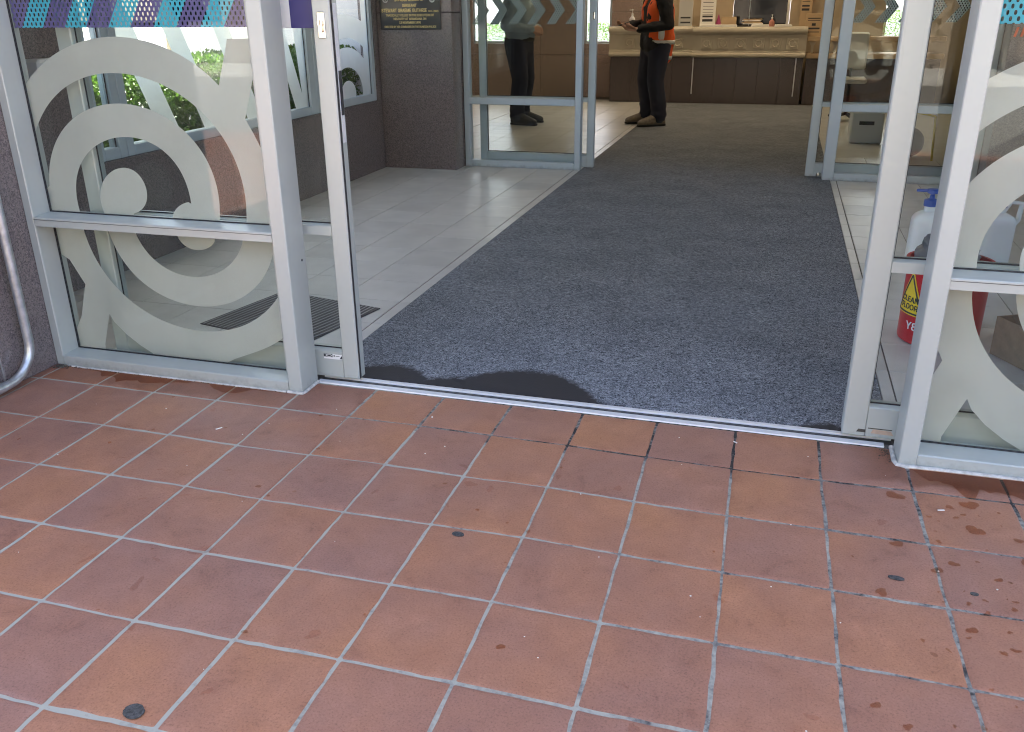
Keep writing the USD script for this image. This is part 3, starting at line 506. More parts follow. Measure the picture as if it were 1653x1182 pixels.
def film_shapes():
    xl, xr = -1.04, 2.66
    zlo, zr0, zr1, ztop = .16, 2.17, 2.31, 4.72
    C = {k: np.array(v) for k, v in CV.items()}
    def ex(p, q_, far=.15):     # extend a curve end
        dv = p - q_; return p + dv/np.linalg.norm(dv)*far
    clear = []
    o = spl(C['r1out']); bl = spl(C['bandL'], 12); 
    clear.append(Polygon(np.vstack([[ex(o[0], o[3])], o, bl[1:], [[C['bandL'][-1][0], 4.69]], [[xr+.2, 4.695]], [[xr+.2, 6]], [[xl-.5, 6]], [[xl-.5, 4.0]]])))
    br = spl(C['bandR'], 10); rr = spl(C['r1outR'], 20)
    clear.append(Polygon(np.vstack([[[2.70, 4.55]], br, rr[1:], [[2.9, 3.0]], [[2.9, 4.5]]])))
    ri = spl(C['r1in'], 90); ro = spl(C['r2out'], 90)
    ring = Polygon(np.vstack([[[-1.25, 3.32]], ri, [[2.20, 2.24], [1.75, 2.24]], ro[::-1], [[-1.25, 2.5]]])); clear.append(ring.buffer(0))
    r2 = spl(C['r2in'], 70); bb = spl(C['bulb'], 14); dk = spl(C['disc'], 50)
    inner = Polygon(np.vstack([[[-.60, 2.24]], r2, bb[1:], [[1.03, 2.24]]])).buffer(0)
    disc = Polygon(np.vstack([[[-.15, 2.2]], dk, [[.36, 2.2]]])).buffer(0)
    clear.append(inner.difference(disc))
    si, so, bi, bf = spl(C['spIn'], 60), spl(C['spOut'], 70), spl(C['botIn'], 70), spl(C['bulbF'], 24)
    low_in = Polygon(np.vstack([[[.36, 2.24]], si, [[2.18, 2.24]]])).buffer(0)
    bulb = Polygon(np.vstack([[[1.03, 2.24]], bf, [[1.72, 2.24]]])).buffer(0)
    clear.append(low_in.difference(bulb))
    sw = Polygon(np.vstack([[[-.53, 2.24]], bi, [[2.9, 1.6]], [[2.9, 2.24]], so[::-1], [[-.1, 2.24]]])).buffer(0); clear.append(sw)
    clear.append(Polygon([(-1.2, 1.75), tuple(C['tri1'][0]), tuple(C['tri1'][1]), tuple(C['tri1'][2]), (-1.2, .2)]).buffer(0))
    # lower edge of the bottom ring: the half-turn image of the top edge
    cxr = (C['bandL'][0] + C['tri2'][0])/2
    lowo = [2*cxr - p for p in o[::-1]]
    bo = spl(C['botOut'], 12)
    clear.append(Polygon(np.vstack([[C['tri2'][0]], [[-.30, .64], [-.12, .46], [.10, .30], [.3, .19], [.36, .1]], [[C['tri2'][1][0], .1]], [C['tri2'][1]]])).buffer(0))
    clear.append(Polygon(np.vstack([[[1.5, .12]], bo, [[2.9, .85]], [[2.9, .1]]])).buffer(0))
    cl = unary_union([c.buffer(0) for c in clear])
    up_ = sbox(xl, zr1 + .012, xr, ztop).difference(cl); lo_ = sbox(xl, zlo + .012, xr, zr0 - .005).difference(cl)
    return up_, lo_
FUP, FLO = film_shapes()
def fixed_panel(dx, label, left, banner_label):
    """fixed shopfront light between jamb and mullion; dx shifts the left design"""
    x0, x1 = -1.03 + dx, 2.66 + dx          # glass opening... mullion face begins at 2.83
    t = thing('shopfront_panel', label, 'glass panel', (x0 + 1.8, .75, 0))
    H = 8.6
    if left:
        obj('jamb', box(-1.17, -1.03, .55, 1.02, 0, H, .012), ALU, t)
        obj('mullion', box(2.835, 3.045, .545, 1.015, .0, H, .012), ALU, t)
        obj('glazing_bead', box(2.66, 2.833, .80, 1.0, .17, H, .01), ALU, t)
        xa, xb = -1.028, 2.833
    else:
        obj('mullion', box(10.865, 11.065, .53, 1.015, .0, H, .012), ALU, t)
        obj('jamb', box(14.74, 14.90, .55, 1.02, 0, H, .012), ALU, t)
        obj('glazing_bead', box(11.067, 11.09, .86, 1.0, .17, H, .005), ALU, t)
        xa, xb = 11.067, 14.738
    sl = ext_yz(Polygon([(.545, .0), (.545, .145), (.56, .160), (.88, .172), (.88, .16), (1.0, .16), (1.0, 0)]), xa, xb)
    obj('sill', sl, ALU, t)
    obj('mid_rail', ext_yz(Polygon([(.55, 2.168), (.55, 2.285), (.562, 2.298), (.88, 2.312), (1.0, 2.312), (1.0, 2.168)]), xa, xb), ALU, t)
    obj('rail_groove', box(xa, xb, .547, .5495, 2.262, 2.268), RUBBER, t)
    obj('gasket', [box(xa, xb, .878, .900, .172, .188), box(xa, xb, .878, .900, 2.312, 2.328), box(xa, xb, .878, .90, 2.15, 2.167), box(xa, xa+.02, .878, .9, .172, 2.167), box(xa, xa+.02, .878, .9, 2.312, H)], RUBBER, t)
    gl = obj('glass_pane', box(xa, xb, .905, .925, .165, 2.17), GLASS, t)
    gu = obj('glass_pane', box(xa, xb, .905, .925, 2.31, H), GLASS, t)
    for sh, nm in ((FUP, 'frosted_film'), (FLO, 'frosted_film')):
        s2 = affinity.translate(sh, dx, 0)
        if left: s2 = s2.union(sbox(2.62, 0, 2.8, 0.0))
        s2 = s2.intersection(sbox(xa, 0, xb, 9))
        obj(nm, ext_xz(s2, .9275, .930), FROST, t)
    obj('striped_film', ext_xz(sbox(xa + .01, 4.83, xb - .01, 7.2), .9275, .930), BANNER, t, label=banner_label)
    # sealant bead along the foot
    if left:
        obj('sealant_bead', [tube([(-1.0, .53, .004), (.5, .528, .004), (2.80, .53, .004)], .016, 6), tube([(2.82, .535, .006), (3.06, .53, .006), (3.065, .6, .006), (3.06, .99, .006)], .026, 8)], SEAL, t)
    else:
        obj('sealant_bead', [tube([(10.84, .99, .006), (10.835, .62, .006), (10.86, .53, .006), (10.95, .505, .006), (11.3, .515, .006), (13.0, .525, .006), (14.7, .53, .006)], .03, 8)], SEAL, t)
    return t
LP = fixed_panel(0, 'left fixed glass panel with frosted spiral and striped film at its top', True, 'perforated cyan and purple striped film')
RP = fixed_panel(11.91, 'right fixed glass panel with frosted spiral in front of the red bucket', False, 'perforated cyan and purple striped film')
obj('screw_hole', lathe([(0, 0), (.018, 0), (.018, .004), (0, .004)], n=10).apply_transform(trimesh.transformations.rotation_matrix(math.pi/2, [0, 1, 0])).apply_translation([3.044, .9, 1.85]), RUBBER, LP)
# dirt in the corner at the foot of the jamb
gr = []
for k in range(70):
    m = trimesh.creation.icosphere(1, rng.uniform(.006, .018)); m.vertices *= [1, 1, .5]
    m.apply_translation([-1.13 + abs(rng.normal(0, .13)), .53 - abs(rng.normal(0, .05)), rng.uniform(0, .02)]); gr.append(m)
for k in range(60):
    m = trimesh.creation.icosphere(1, rng.uniform(.003, .009)); m.vertices *= [1, 1, .5]
    m.apply_translation([10.80 - abs(rng.normal(0, .06)), .9 - abs(rng.normal(0, .16)), .004]); gr.append(m)
for k in range(130):
    m = trimesh.creation.icosphere(1, rng.uniform(.003, .009)); m.vertices *= [1, 1, .6]
    m.apply_translation([rng.uniform(-1, 2.8), .522 - abs(rng.normal(0, .012)), .004]); gr.append(m)
obj('grit', gr, GRIME, label='dark grit gathered at the foot of the door frames', cat='dirt', kind='stuff')

# ------------------------------------------------------------------ outer sliding leaves
def leaf(label, xa, xb, wa, wb, y0, y1, alu, worn=False):
    t = thing('sliding_door', label, 'sliding door', ((xa+xb)/2, (y0+y1)/2, 0))
    H = 8.5; yg = (y0+y1)/2
    obj('stile', box(xa, xa+wa, y0, y1, .05, H, .014), alu, t); obj('stile', box(xb-wb, xb, y0, y1, .05, H, .014), alu, t)
    obj('bottom_rail', ext_yz(Polygon([(y0+.004, .055), (y0+.004, .44), (y0+.02, .455), (yg-.02, .475), (y1-.004, .475), (y1-.004, .055)]), xa+wa, xb-wb), alu, t)
    obj('mid_rail', ext_yz(Polygon([(y0+.004, 2.16), (y0+.004, 2.285), (y0+.02, 2.295), (yg-.02, 2.31), (y1-.004, 2.31), (y1-.004, 2.16)]), xa+wa, xb-wb), alu, t)
    obj('glass_pane', box(xa+wa-.01, xb-wb+.01, yg-.01, yg+.01, .46, 2.17), GLASS, t)
    obj('glass_pane', box(xa+wa-.01, xb-wb+.01, yg-.01, yg+.01, 2.30, H), GLASS, t)
    obj('gasket', [box(xa+wa, xb-wb, yg-.022, yg-.010, 2.31, 2.328), box(xa+wa, xb-wb, yg-.022, yg-.010, .475, .492), box(xa+wa, xa+wa+.016, yg-.022, yg-.010, .475, 8), box(xb-wb-.016, xb-wb, yg-.022, yg-.010, .475, 8)], RUBBER, t)
    return t
L1 = leaf('left sliding door leaf parked behind the frosted panel, with lock', -.53, 3.66, .25, .245, 1.11, 1.32, ALU)
obj('brush_seal', box(3.655, 3.672, 1.135, 1.165, .06, 8.4), RUBBER, L1)
lk = obj('lock', [box(3.485, 3.585, 1.092, 1.112, 4.69, 5.0, .02)], CHROME, L1)
obj('lock_cylinder', ext_xz(unary_union([Point(3.535, 4.87).buffer(.038), sbox(3.51, 4.78, 3.56, 4.87), Point(3.535, 4.785).buffer(.026)]), 1.066, 1.093), CHROME, lk)
obj('keyway', box(3.531, 3.539, 1.0645, 1.067, 4.84, 4.90), RUBBER, lk)
obj('lock_strip', box(3.6605, 3.668, 1.20, 1.28, 3.4, 5.1), ALU_RAW, L1); obj('strike', [box(3.668, 3.674, 1.205, 1.275, 3.75, 4.3)], DARK, L1)
stk = obj('sticker', ext_xz(sbox(3.12, .33, 3.41, .405), 1.1115, 1.1135), WHITE, L1, label='small worn maker sticker on the bottom rail')
obj('sticker_print', [ext_xz(sbox(3.12, .36, 3.26, .405).difference(affinity.scale(Point(3.20, .383).buffer(.05), 1, .36)), 1.110, 1.1117), ext_xz(affinity.scale(Point(3.20, .383).buffer(.036), 1, .3), 1.110, 1.1117),
    ext_xz(sbox(3.275, .372, 3.30, .392), 1.110, 1.1117), ext_xz(sbox(3.31, .376, 3.37, .385), 1.110, 1.1117), ext_xz(Polygon([(3.37, .34), (3.41, .34), (3.41, .395)]), 1.110, 1.1117)], INK, stk)
L2 = leaf('right sliding door leaf with a worn patch on its bottom rail', 10.265, 14.5, .275, .25, 1.11, 1.32, ALU)
obj('worn_patch', [ext_xz(Polygon([(10.60, .105), (10.62, .16), (10.83, .155), (10.86, .10)]), 1.1105, 1.1135)], WOODLIKE, L2, label='pink worn patch where the coating has gone')
obj('scrape', [ext_xz(Polygon([(10.43, .11), (10.45, .15), (10.535, .15), (10.535, .11)]), 1.1065, 1.1095), ext_xz(sbox(10.56, .165, 10.84, .176), 1.1105, 1.1135)], GRIME, L2)
po = thing('poster', 'purple poster with a white left margin behind the left mullion', 'poster', (3.1, 1.2, 4.8))
obj('sheet', box(2.86, 3.41, 1.197, 1.2035, 4.81, 8.2), PURP, po); obj('white_margin', box(2.86, 3.06, 1.193, 1.1965, 4.812, 8.19), PAPER, po)

# ------------------------------------------------------------------ building shell
eb = thing('entrance_building', 'granite and render building that holds the glazed entrance', 'building', (8, 20, 0))
obj('header_beam', box(-3.9, 24, .5, 1.3, 8.6, 9.8, .03), ALU, eb)
obj('upper_wall', box(-4.3, 24, .3, 1.3, 9.82, 27), WALLC, eb)
obj('upper_side_wall', box(-4.3, -4.0, 1.32, 48, 10.9, 27), WALLC, eb); obj('upper_side_wall', box(23.7, 24, 1.32, 48, 10.9, 27), WALLC, eb)
obj('upper_rear_wall', box(-4.3, 24, 48.02, 48.4, 11.7, 27), WALLC, eb)
obj('roof', box(-4.4, 24.1, .2, 48.5, 27.02, 27.6), CONC, eb)
obj('ceiling', [box(-4.2, 18.2, 1.31, 19.4, 9.9, 10.85)], CEIL, eb, label='white ceiling of the glazed porch')
obj('hall_ceiling', box(-12.5, 24, 19.42, 53, 11.0, 11.65), CEIL, eb, label='white ceiling of the hall')
obj('hall_side_wall', box(-12.5, -12.02, 19.5, 45.6, -.05, 10.98), WALLP, eb); obj('hall_side_wall', box(21.5, 22, 19.5, 45.6, -.05, 10.98), WALLP, eb)
obj('hall_front_wall', box(-12.0, -4.22, 19.5, 20.0, -.05, 10.98), WALLW, eb); obj('hall_front_wall', box(18.12, 21.45, 19.5, 20.0, -.05, 10.98), WALLP, eb)
obj('inner_header', box(-1.05, 14.95, 19.42, 20.1, 8.6, 10.98), ALU_IN, eb)

# outer granite pier on the left
gp_ = thing('granite_pier', 'polished dark granite pier left of the entrance, behind the steel rail', 'pier', (-2.4, .2, 0))
obj('granite_slab', box(-4.2, -1.172, -.405, 1.0, 0.0, 9.6, .01), GRAN, gp_)
obj('granite_slab', box(-4.2, -1.172, -3.2, -.435, .0, 9.6, .01), GRAN, gp_)
obj('mortar_joint', box(-4.19, -1.185, -.44, -.40, 0, 9.6), MORTAR, gp_)
rp = thing('granite_pier', 'polished granite pier right of the entrance, beyond the right panel', 'pier', (16.5, .6, 0))
obj('granite_slab', box(14.905, 18.2, .35, 1.0, 0, 9.6, .01), GRAN, rp)
# bent steel rail
pts = [(-1.02, -.02, 3.4), (-1.02, -.02, .62)]
for a in np.linspace(0, math.pi/2, 12)[1:]:
    pts.append((-1.02, -.02 - .5*(1 - math.cos(a)), .62 - .5*math.sin(a)))
pts += [(-1.02, -1.2, .12), (-1.02, -2.6, .12)]
pp = [pts[0]] + [tuple(np.array(pts[0]) + (np.array(pts[1])-np.array(pts[0]))*k/6) for k in range(1, 6)] + pts[1:]
sr = thing('steel_rail', 'bent galvanised steel rail standing against the granite pier', 'railing', (-1.02, -.5, 0))
obj('tube', tube(pp, .066, 18), STEEL, sr, smooth=40)
obj('sleeve', tube([(-1.02, -.60, .12), (-1.02, -.90, .12)], .0705, 18), STEEL, sr, smooth=40)
obj('bracket', [tube([(-1.02, -.02, 3.2), (-1.172, -.02, 3.2)], .03, 10), tube([(-1.02, -2.2, .12), (-1.172, -2.2, .12)], .03, 10)], STEEL, sr)

# left side wall of the porch: granite dado and windows
sw_ = thing('porch_side_wall', 'granite dado wall under the side windows on the left', 'wall', (-4, 10, 0))
def slabs(parent, x0, x1, y0, y1, z0, z1, n, mat=GRAN, axis='y'):
    for k in range(n):
        if axis == 'y':
            a, b = y0 + (y1-y0)*k/n, y0 + (y1-y0)*(k+1)/n
            obj('granite_slab', box(x0, x1, a + .004, b - .004, z0, z1, .006), mat, parent)
        else:
            a, b = x0 + (x1-x0)*k/n, x0 + (x1-x0)*(k+1)/n
            obj('granite_slab', box(a + .004, b - .004, y0, y1, z0, z1, .006), mat, parent)
slabs(sw_, -4.2, -3.7, 1.02, 5.18, -.02, 9.85, 1)
slabs(sw_, -4.2, -3.7, 5.19, 18.28, -.02, 2.215, 3)
slabs(sw_, -4.2, -3.7, 18.29, 19.45, -.02, 9.85, 1)
obj('sill_ledge', box(-4.25, -3.665, 5.19, 18.28, 2.217, 2.245, .006), GRAN, sw_)
def side_window(label, ya, yb, film, w0=.2, w1=.2):
    t = thing('side_window', label, 'window', (-3.8, (ya+yb)/2, 2.3)); H = 9.8; xf0, xf1 = -3.98, -3.72
    obj('frame', [box(xf0, xf1, ya+w0+.002, yb-w1-.002, 2.25, 2.47, .012), box(xf0, xf1, ya+w0+.002, yb-w1-.002, 8.6, H, .012), box(xf0, xf1, ya, ya+w0, 2.25, H, .012), box(xf0, xf1, yb-w1, yb, 2.25, H, .012)], ALU_IN, t)
    obj('gasket', [box(-3.80, -3.79, ya+w0, ya+w0+.03, 2.47, 8.6), box(-3.80, -3.79, yb-w1-.03, yb-w1, 2.47, 8.6)], RUBBER, t)
    obj('glass_pane', box(-3.86, -3.84, ya+w0, yb-w1, 2.46, 8.62), GLASS, t)
    if film is not None:
        obj('frosted_film', ext_yz(film.intersection(sbox(ya+w0+.01, 2.475, yb-w1-.01, 8.6)), -3.837, -3.834), FROST, t)
bands = []
for y0_ in (6.0, 7.55, 9.4): bands.append(Polygon([(y0_, 5.3), (y0_+.62, 5.3), (y0_+2.0, 2.4), (y0_+1.35, 2.4)]))
bands += [Polygon([(11.9, 5.6), (12.5, 5.6), (13.75, 2.4), (13.2, 2.4)]), Polygon([(13.3, 5.6), (13.9, 5.6), (13.9, 2.4), (13.62, 2.4)]), Polygon([(12.5, 5.6), (12.9, 5.6), (12.2, 2.4), (11.6, 2.4)])]
side_window('narrow left side light nearest the street with no film', 5.2, 5.98, None, .12, .22)
side_window('side window with slanting frosted bands and hedge beyond', 5.99, 14.2, unary_union(bands), .22, .34)
arcs = unary_union([affinity.scale(Point(16.5, 2.6).buffer(ro, 40).difference(Point(16.5, 2.6).buffer(ri_, 40)), 1, .78, origin=(16.5, 2.6)) for ri_, ro in ((0, .5), (1.0, 1.75), (2.1, 2.95))])
side_window('side window with frosted arcs beside the plaque', 14.21, 18.28, arcs.union(sbox(17.72, 2.4, 18.05, 8.6)), .34, .22)
wb = thing('wall_box', 'white plastic box on the granite wall behind the left panel', 'wall unit', (-3.6, 4.2, 4))
obj('case', box(-3.698, -3.30, 3.62, 4.55, 3.83, 4.27, .05), WHITE, wb); obj('slot', box(-3.303, -3.296, 4.15, 4.4, 3.98, 4.12), DARK, wb)
# right side wall, mirrored
rw = thing('porch_side_wall', 'granite side wall of the porch on the right, beyond the bottles', 'wall', (17.8, 10, 0))
slabs(rw, 17.6, 18.1, 1.02, 19.45, -.02, 2.8, 4, GRAN); slabs(rw, 17.6, 18.1, 1.02, 5.0, 2.81, 9.85, 1, GRAN); slabs(rw, 17.6, 18.1, 18.3, 19.45, 2.81, 9.85, 1, GRAN)
rwin = thing('side_window', 'side window of the porch on the right above the granite', 'window', (17.8, 11, 2.8))
obj('frame', [box(17.65, 17.95, 5.01, 5.2, 2.82, 9.8), box(17.65, 17.95, 11.5, 11.8, 2.82, 9.8), box(17.65, 17.95, 18.1, 18.29, 2.82, 9.8), box(17.66, 17.94, 5.2, 18.1, 2.82, 3.0)], ALU_IN, rwin)
obj('glass_pane', box(17.79, 17.81, 5.2, 18.1, 3.0, 9.8), GLASS, rwin)
# inner piers
ip = thing('granite_pier', 'brown granite pier that carries the black plaque', 'pier', (-2.4, 19, 0))
obj('granite_slab', box(-3.695, -1.115, 18.6, 19.42, -.02, 4.93, .015), GRAN, ip); obj('granite_slab', box(-3.695, -1.115, 18.6, 19.42, 4.945, 9.85, .015), GRAN, ip)
obj('granite_slab', box(-4.2, -1.10, 19.46, 20.2, -.02, 10.95, .01), GRAN, ip)
ip2 = thing('granite_pier', 'granite pier seen through the upper right panel, with orange marks', 'pier', (16.3, 19, 0))
obj('granite_slab', box(14.96, 17.595, 18.6, 19.42, -.02, 4.93, .015), GRAN, ip2); obj('granite_slab', box(14.96, 17.595, 18.6, 19.42, 4.945, 9.85, .015), GRAN, ip2)
obj('granite_slab', box(14.97, 18.1, 19.46, 20.2, -.02, 10.95, .01), GRAN, ip2)
om = thing('sign', 'orange slash marks on the granite pier at far right', 'sign', (15.2, 18.58, 4.4))
obj('slash', [ext_xz(Polygon([(15.02+.16*k, 4.20), (15.08+.16*k, 4.20), (15.13+.16*k, 4.45), (15.07+.16*k, 4.45)]), 18.575, 18.598) for k in range(6)], plain('orange_print', (.65, .10, .03), .5), om)
# plaque
pq = thing('plaque', 'black memorial plaque with gold lettering on the granite pier', 'plaque', (-2.5, 18.55, 5))
obj('plate', box(-3.55, -1.47, 18.545, 18.598, 4.43, 6.1, .012), PLQ, pq)
lines = [('NEW ZEALAND POLICE', 5.44, .085, 1.15), ('IN PROUD MEMORY OF', 5.28, .085, 1.0), ('SERGEANT', 5.11, .085, .5), ('STEWART GRAEME GUTHRIE', 4.955, .10, 1.56), ('TRAGICALLY KILLED IN THE EXECUTION OF', 4.83, .065, 1.66),
         ('HIS DUTY AT ARAMOANA ON', 4.72, .065, 1.12), ('13 NOVEMBER 1990', 4.61, .065, .74), ('ERECTED BY HIS COMRADES IN THE DUNEDIN POLICE', 4.485, .06, 1.78)]
for tx, z, h, w in lines:
    obj('lettering', text_xz(tx, h, -2.51 if 'STEWART' not in tx else -2.70, 18.543, z, True, width=w, depth=.008), GOLD, pq)
obj('lettering', text_xz('G.C. (NZ)', .05, -1.70, 18.543, 4.955, True, width=.34, depth=.008), GOLD, pq)
for cx in (-3.33, -1.73):
    e = obj('emblem', ext_xz(affinity.scale(Point(cx, 5.36).buffer(.13).difference(Point(cx, 5.36).buffer(.095)), .8, 1), 18.532, 18.544), SILV, pq)
    obj('emblem_mark', ext_xz(unary_union([sbox(cx-.012, 5.28, cx+.012, 5.44), sbox(cx-.01, 5.41, cx+.045, 5.43), sbox(cx-.01, 5.35, cx+.045, 5.37), sbox(cx+.03, 5.35, cx+.05, 5.43)]), 18.532, 18.543), SILV, e)

# ------------------------------------------------------------------ inner doors
def inner_panel(label, xa, xb, wl, wr, mirror=False):
    t = thing('inner_panel', label, 'glass panel', ((xa+xb)/2, 19.6, 0)); H = 8.55
    obj('jamb', box(xa, xa+wl, 19.47, 19.80, 0, H, .015), ALU_IN, t); obj('mullion', box(xb-wr, xb, 19.47, 19.80, 0, H, .015), ALU_IN, t)
    obj('bottom_rail', box(xa+wl, xb-wr, 19.485, 19.79, 0, .22, .015), ALU_IN, t); obj('mid_rail', box(xa+wl, xb-wr, 19.485, 19.79, 2.06, 2.28, .015), ALU_IN, t)
    obj('glass_pane', box(xa+wl, xb-wr, 19.63, 19.65, .21, 2.07), GLASS, t); obj('glass_pane', box(xa+wl, xb-wr, 19.63, 19.65, 2.27, H), GLASS, t)
    ch = []
    for k in range(8):
        for zc in (4.98, 5.9):
            c0 = xa - .35 + k*.63
            ch.append(Polygon([(c0, zc+.42), (c0+.30, zc+.42), (c0+.62, zc), (c0+.30, zc-.42), (c0, zc-.42), (c0+.32, zc)]))
    obj('chevron_film', ext_xz(unary_union(ch).intersection(sbox(xa+wl+.02, 4.5, xb-wr-.02, 6.4)), 19.622, 19.627), DOTTED, t)
    return t
inner_panel('inner fixed glass panel with chevrons, right of the plaque', -1.08, 2.94, .19, .20)
inner_panel('inner fixed glass panel with chevrons, right of the mat', 10.62, 14.95, .33, .19)
I1 = leaf('inner sliding door leaf parked behind the left chevron panel', -.65, 3.32, .25, .235, 19.84, 20.05, ALU_IN)
obj('pull', box(3.20, 3.26, 19.80, 19.845, 4.68, 4.92, .02), CHROME, I1)
I2 = leaf('inner sliding door leaf parked behind the right chevron panel', 10.12, 14.6, .27, .235, 19.84, 20.05, ALU_IN)
obj('floor_bolt', [lathe([(0, 0), (.07, 0), (.07, .10), (.05, .13), (0, .13)], n=16).apply_translation([10.52, 19.78, .06])], CHROME, I2, smooth=40)

# ------------------------------------------------------------------ hall: rear wall, counter
hw = thing('hall_rear_wall', 'brown granite rear wall of the hall left of the counter', 'wall', (-5, 45, 0))
xsW = [-12.0, -9.5, -6.8, -5.17, -2.45, -.85, .9]
for a, b in zip(xsW[:-1], xsW[1:]):
    win = (a, b) in ((-9.5, -6.8), (-2.45, -.85))
    obj('granite_slab', box(a+.01, b-.01, 45.4, 45.9, -.05, 2.44, .012), GRAN_HALL, hw)
    if not win:
        obj('granite_slab', box(a+.01, b-.01, 45.4, 45.9, 2.46, 4.8, .012), GRAN_HALL, hw); obj('granite_slab', box(a+.01, b-.01, 45.4, 45.9, 4.82, 10.95, .012), GRAN_HALL, hw)
    else:
        obj('granite_slab', box(a+.01, b-.01, 45.4, 45.9, 2.46, 3.05, .012), GRAN_HALL, hw); obj('granite_slab', box(a+.01, b-.01, 45.4, 45.9, 6.6, 10.95, .012), GRAN_HALL, hw)
for a, b in zip(xsW[:-1], xsW[1:]):
    if (a, b) in ((-9.5, -6.8), (-2.45, -.85)): obj('backing', [box(a, b, 45.905, 46.0, -.05, 3.05)], MORTAR, hw); obj('backing', [box(a, b, 45.905, 46.0, 6.6, 10.95)], MORTAR, hw)
    else: obj('backing', [box(a, b, 45.905, 46.0, -.05, 10.95)], MORTAR, hw)
for a, b, lb in ((-9.5, -6.8, 'bright rear window of the hall behind the left chevron panel'), (-2.45, -.85, 'bright rear window with greenery beside the inner door leaf')):
    t = thing('rear_window', lb, 'window', ((a+b)/2, 45.6, 3.05))
    obj('frame', [box(a+.02, a+.12, 45.5, 45.75, 3.06, 6.58), box(b-.12, b-.02, 45.5, 45.75, 3.06, 6.58), box(a+.125, b-.125, 45.5, 45.75, 3.06, 3.2), box(a+.125, b-.125, 45.5, 45.75, 6.44, 6.58)], ALU_IN, t)
    obj('glass_pane', box(a+.12, b-.12, 45.61, 45.63, 3.19, 6.45), GLASS, t)
hb = thing('office_wall', 'beige wall and dark office glass behind the counter', 'wall', (8, 46, 0))
obj('wall_board', [box(.92, 6.1, 45.4, 45.9, -.05, 10.95), box(9.22, 14.2, 45.4, 45.9, -.05, 10.95), box(15.3, 21.4, 45.4, 45.9, -.05, 10.95), box(6.12, 9.2, 45.4, 45.9, -.05, 3.3), box(6.12, 9.2, 45.4, 45.9, 8.0, 10.95), box(14.22, 15.28, 45.4, 45.9, -.05, 3.2), box(14.22, 15.28, 45.4, 45.9, 8, 10.95)], WALLP, hb)
obj('dark_glass', box(6.12, 9.2, 45.7, 45.75, 3.31, 7.99), DGLASS, hb); obj('white_post', box(9.05, 9.2, 45.3, 45.395, 3.3, 8.0, .02), PAPER, hb); obj('glazing_bar', box(7.0, 7.04, 45.62, 45.69, 3.31, 7.99), ALU_IN, hb)
obj('glass_pane', box(14.22, 15.28, 45.6, 45.62, 3.21, 7.99), GLASS, hb)
ct = thing('counter', 'cream reception counter with square rosettes over a dark granite base', 'counter', (4.9, 43, 0))
slabs(ct, -.35, 10.15, 42.72, 44.2, .012, 2.44, 9, GRAN_IN, 'x')
prof = [(42.62, 2.45), (42.52, 2.50), (42.50, 2.58), (42.53, 2.66), (42.58, 2.70), (42.58, 2.76), (42.62, 2.80), (42.62, 3.60), (42.56, 3.66), (42.44, 3.70), (42.36, 3.80), (42.36, 3.90), (42.42, 3.99), (42.5, 4.02), (44.25, 4.02), (44.25, 2.45)]
obj('right_front', ext_yz(Polygon(prof), 4.22, 10.22), CREAM, ct); obj('left_front', ext_yz(affinity.translate(Polygon(prof), .12, .03), -.45, 4.21), CREAM, ct)
for k, xc in enumerate([.7, 1.6, 2.5, 3.4, 4.98, 5.88, 6.80, 7.74, 8.62, 9.50]):
    dy = .12 if xc < 4.2 else 0; zc = 3.18 + dy*.25
    r_ = obj('rosette', box(xc-.29, xc+.29, 42.54+dy, 42.625+dy, zc-.27, zc+.27, .015), CREAM, ct)
    tor = trimesh.creation.torus(.165, .032, 28, 8); tor.apply_transform(trimesh.transformations.rotation_matrix(math.pi/2, [1, 0, 0])); tor.apply_translation([xc, 42.537+dy, zc]); obj('ring', tor, CREAM, r_)
obj('trim_strip', [box(4.28, 4.34, 42.68, 42.715, .5, 2.44)], ALU_RAW, ct); obj('trim_strip', [box(9.75, 9.81, 42.68, 42.715, .45, 2.44)], ALU_RAW, ct)
# things on the counter
def small(name, label, cat, loc, parts, group=None):
    t = thing(name, label, cat, loc, group=group)
    for nm, me, ma in parts: obj(nm, me, ma, t, smooth=35 if nm in ('body', 'cap', 'nozzle') else False)
    return t
zt = 4.021
small('paper_tray', 'white paper tray on the counter under the notice stand', 'tray', (5.5, 43.2, zt), [('tray', box(4.5, 6.5, 42.9, 43.7, zt, zt+.05, .01), WHITE), ('paper', [box(4.53, 6.47, 42.93, 43.67, zt+.052, zt+.11, .01)], PAPER)])
small('paper_tray', 'white paper tray on the counter under the book stack', 'tray', (7.7, 43.2, zt), [('tray', box(7.25, 8.2, 42.9, 43.7, zt, zt+.05, .01), WHITE), ('paper', [box(7.27, 8.18, 42.93, 43.67, zt+.052, zt+.11, .01)], PAPER)])
small('paper_tray', 'white paper tray at the right end of the counter', 'tray', (8.9, 43.2, zt), [('tray', box(8.47, 9.4, 42.9, 43.7, zt, zt+.05, .01), WHITE), ('paper', [box(8.5, 9.36, 42.93, 43.67, zt+.052, zt+.11, .01)], PAPER)])
small('notice_stand', 'clear topped white notice stand on the counter left of the cone', 'notice', (4.85, 43.9, zt), [('board', box(4.43, 5.26, 43.85, 43.9, zt, 6.4, .01), PAPER), ('print', [box(4.55, 5.12, 43.843, 43.849, z, z+h) for z, h in ((4.28, .13), (4.5, .09), (4.62, .02), (4.75, .02), (4.9, .02), (5.05, .02), (5.25, .03))], INK), ('foot', box(4.43, 5.26, 43.6, 43.849, zt, zt+.03), WHITE)])
small('notice_stand', 'pale brochure holder on the counter behind the person in orange', 'notice', (3.6, 43.9, zt), [('board', box(3.25, 4.0, 43.85, 43.92, zt, 5.5, .01), TUB), ('print', [box(3.35, 3.9, 43.843, 43.849, z, z+.08) for z in (4.2, 4.45)], INK)])
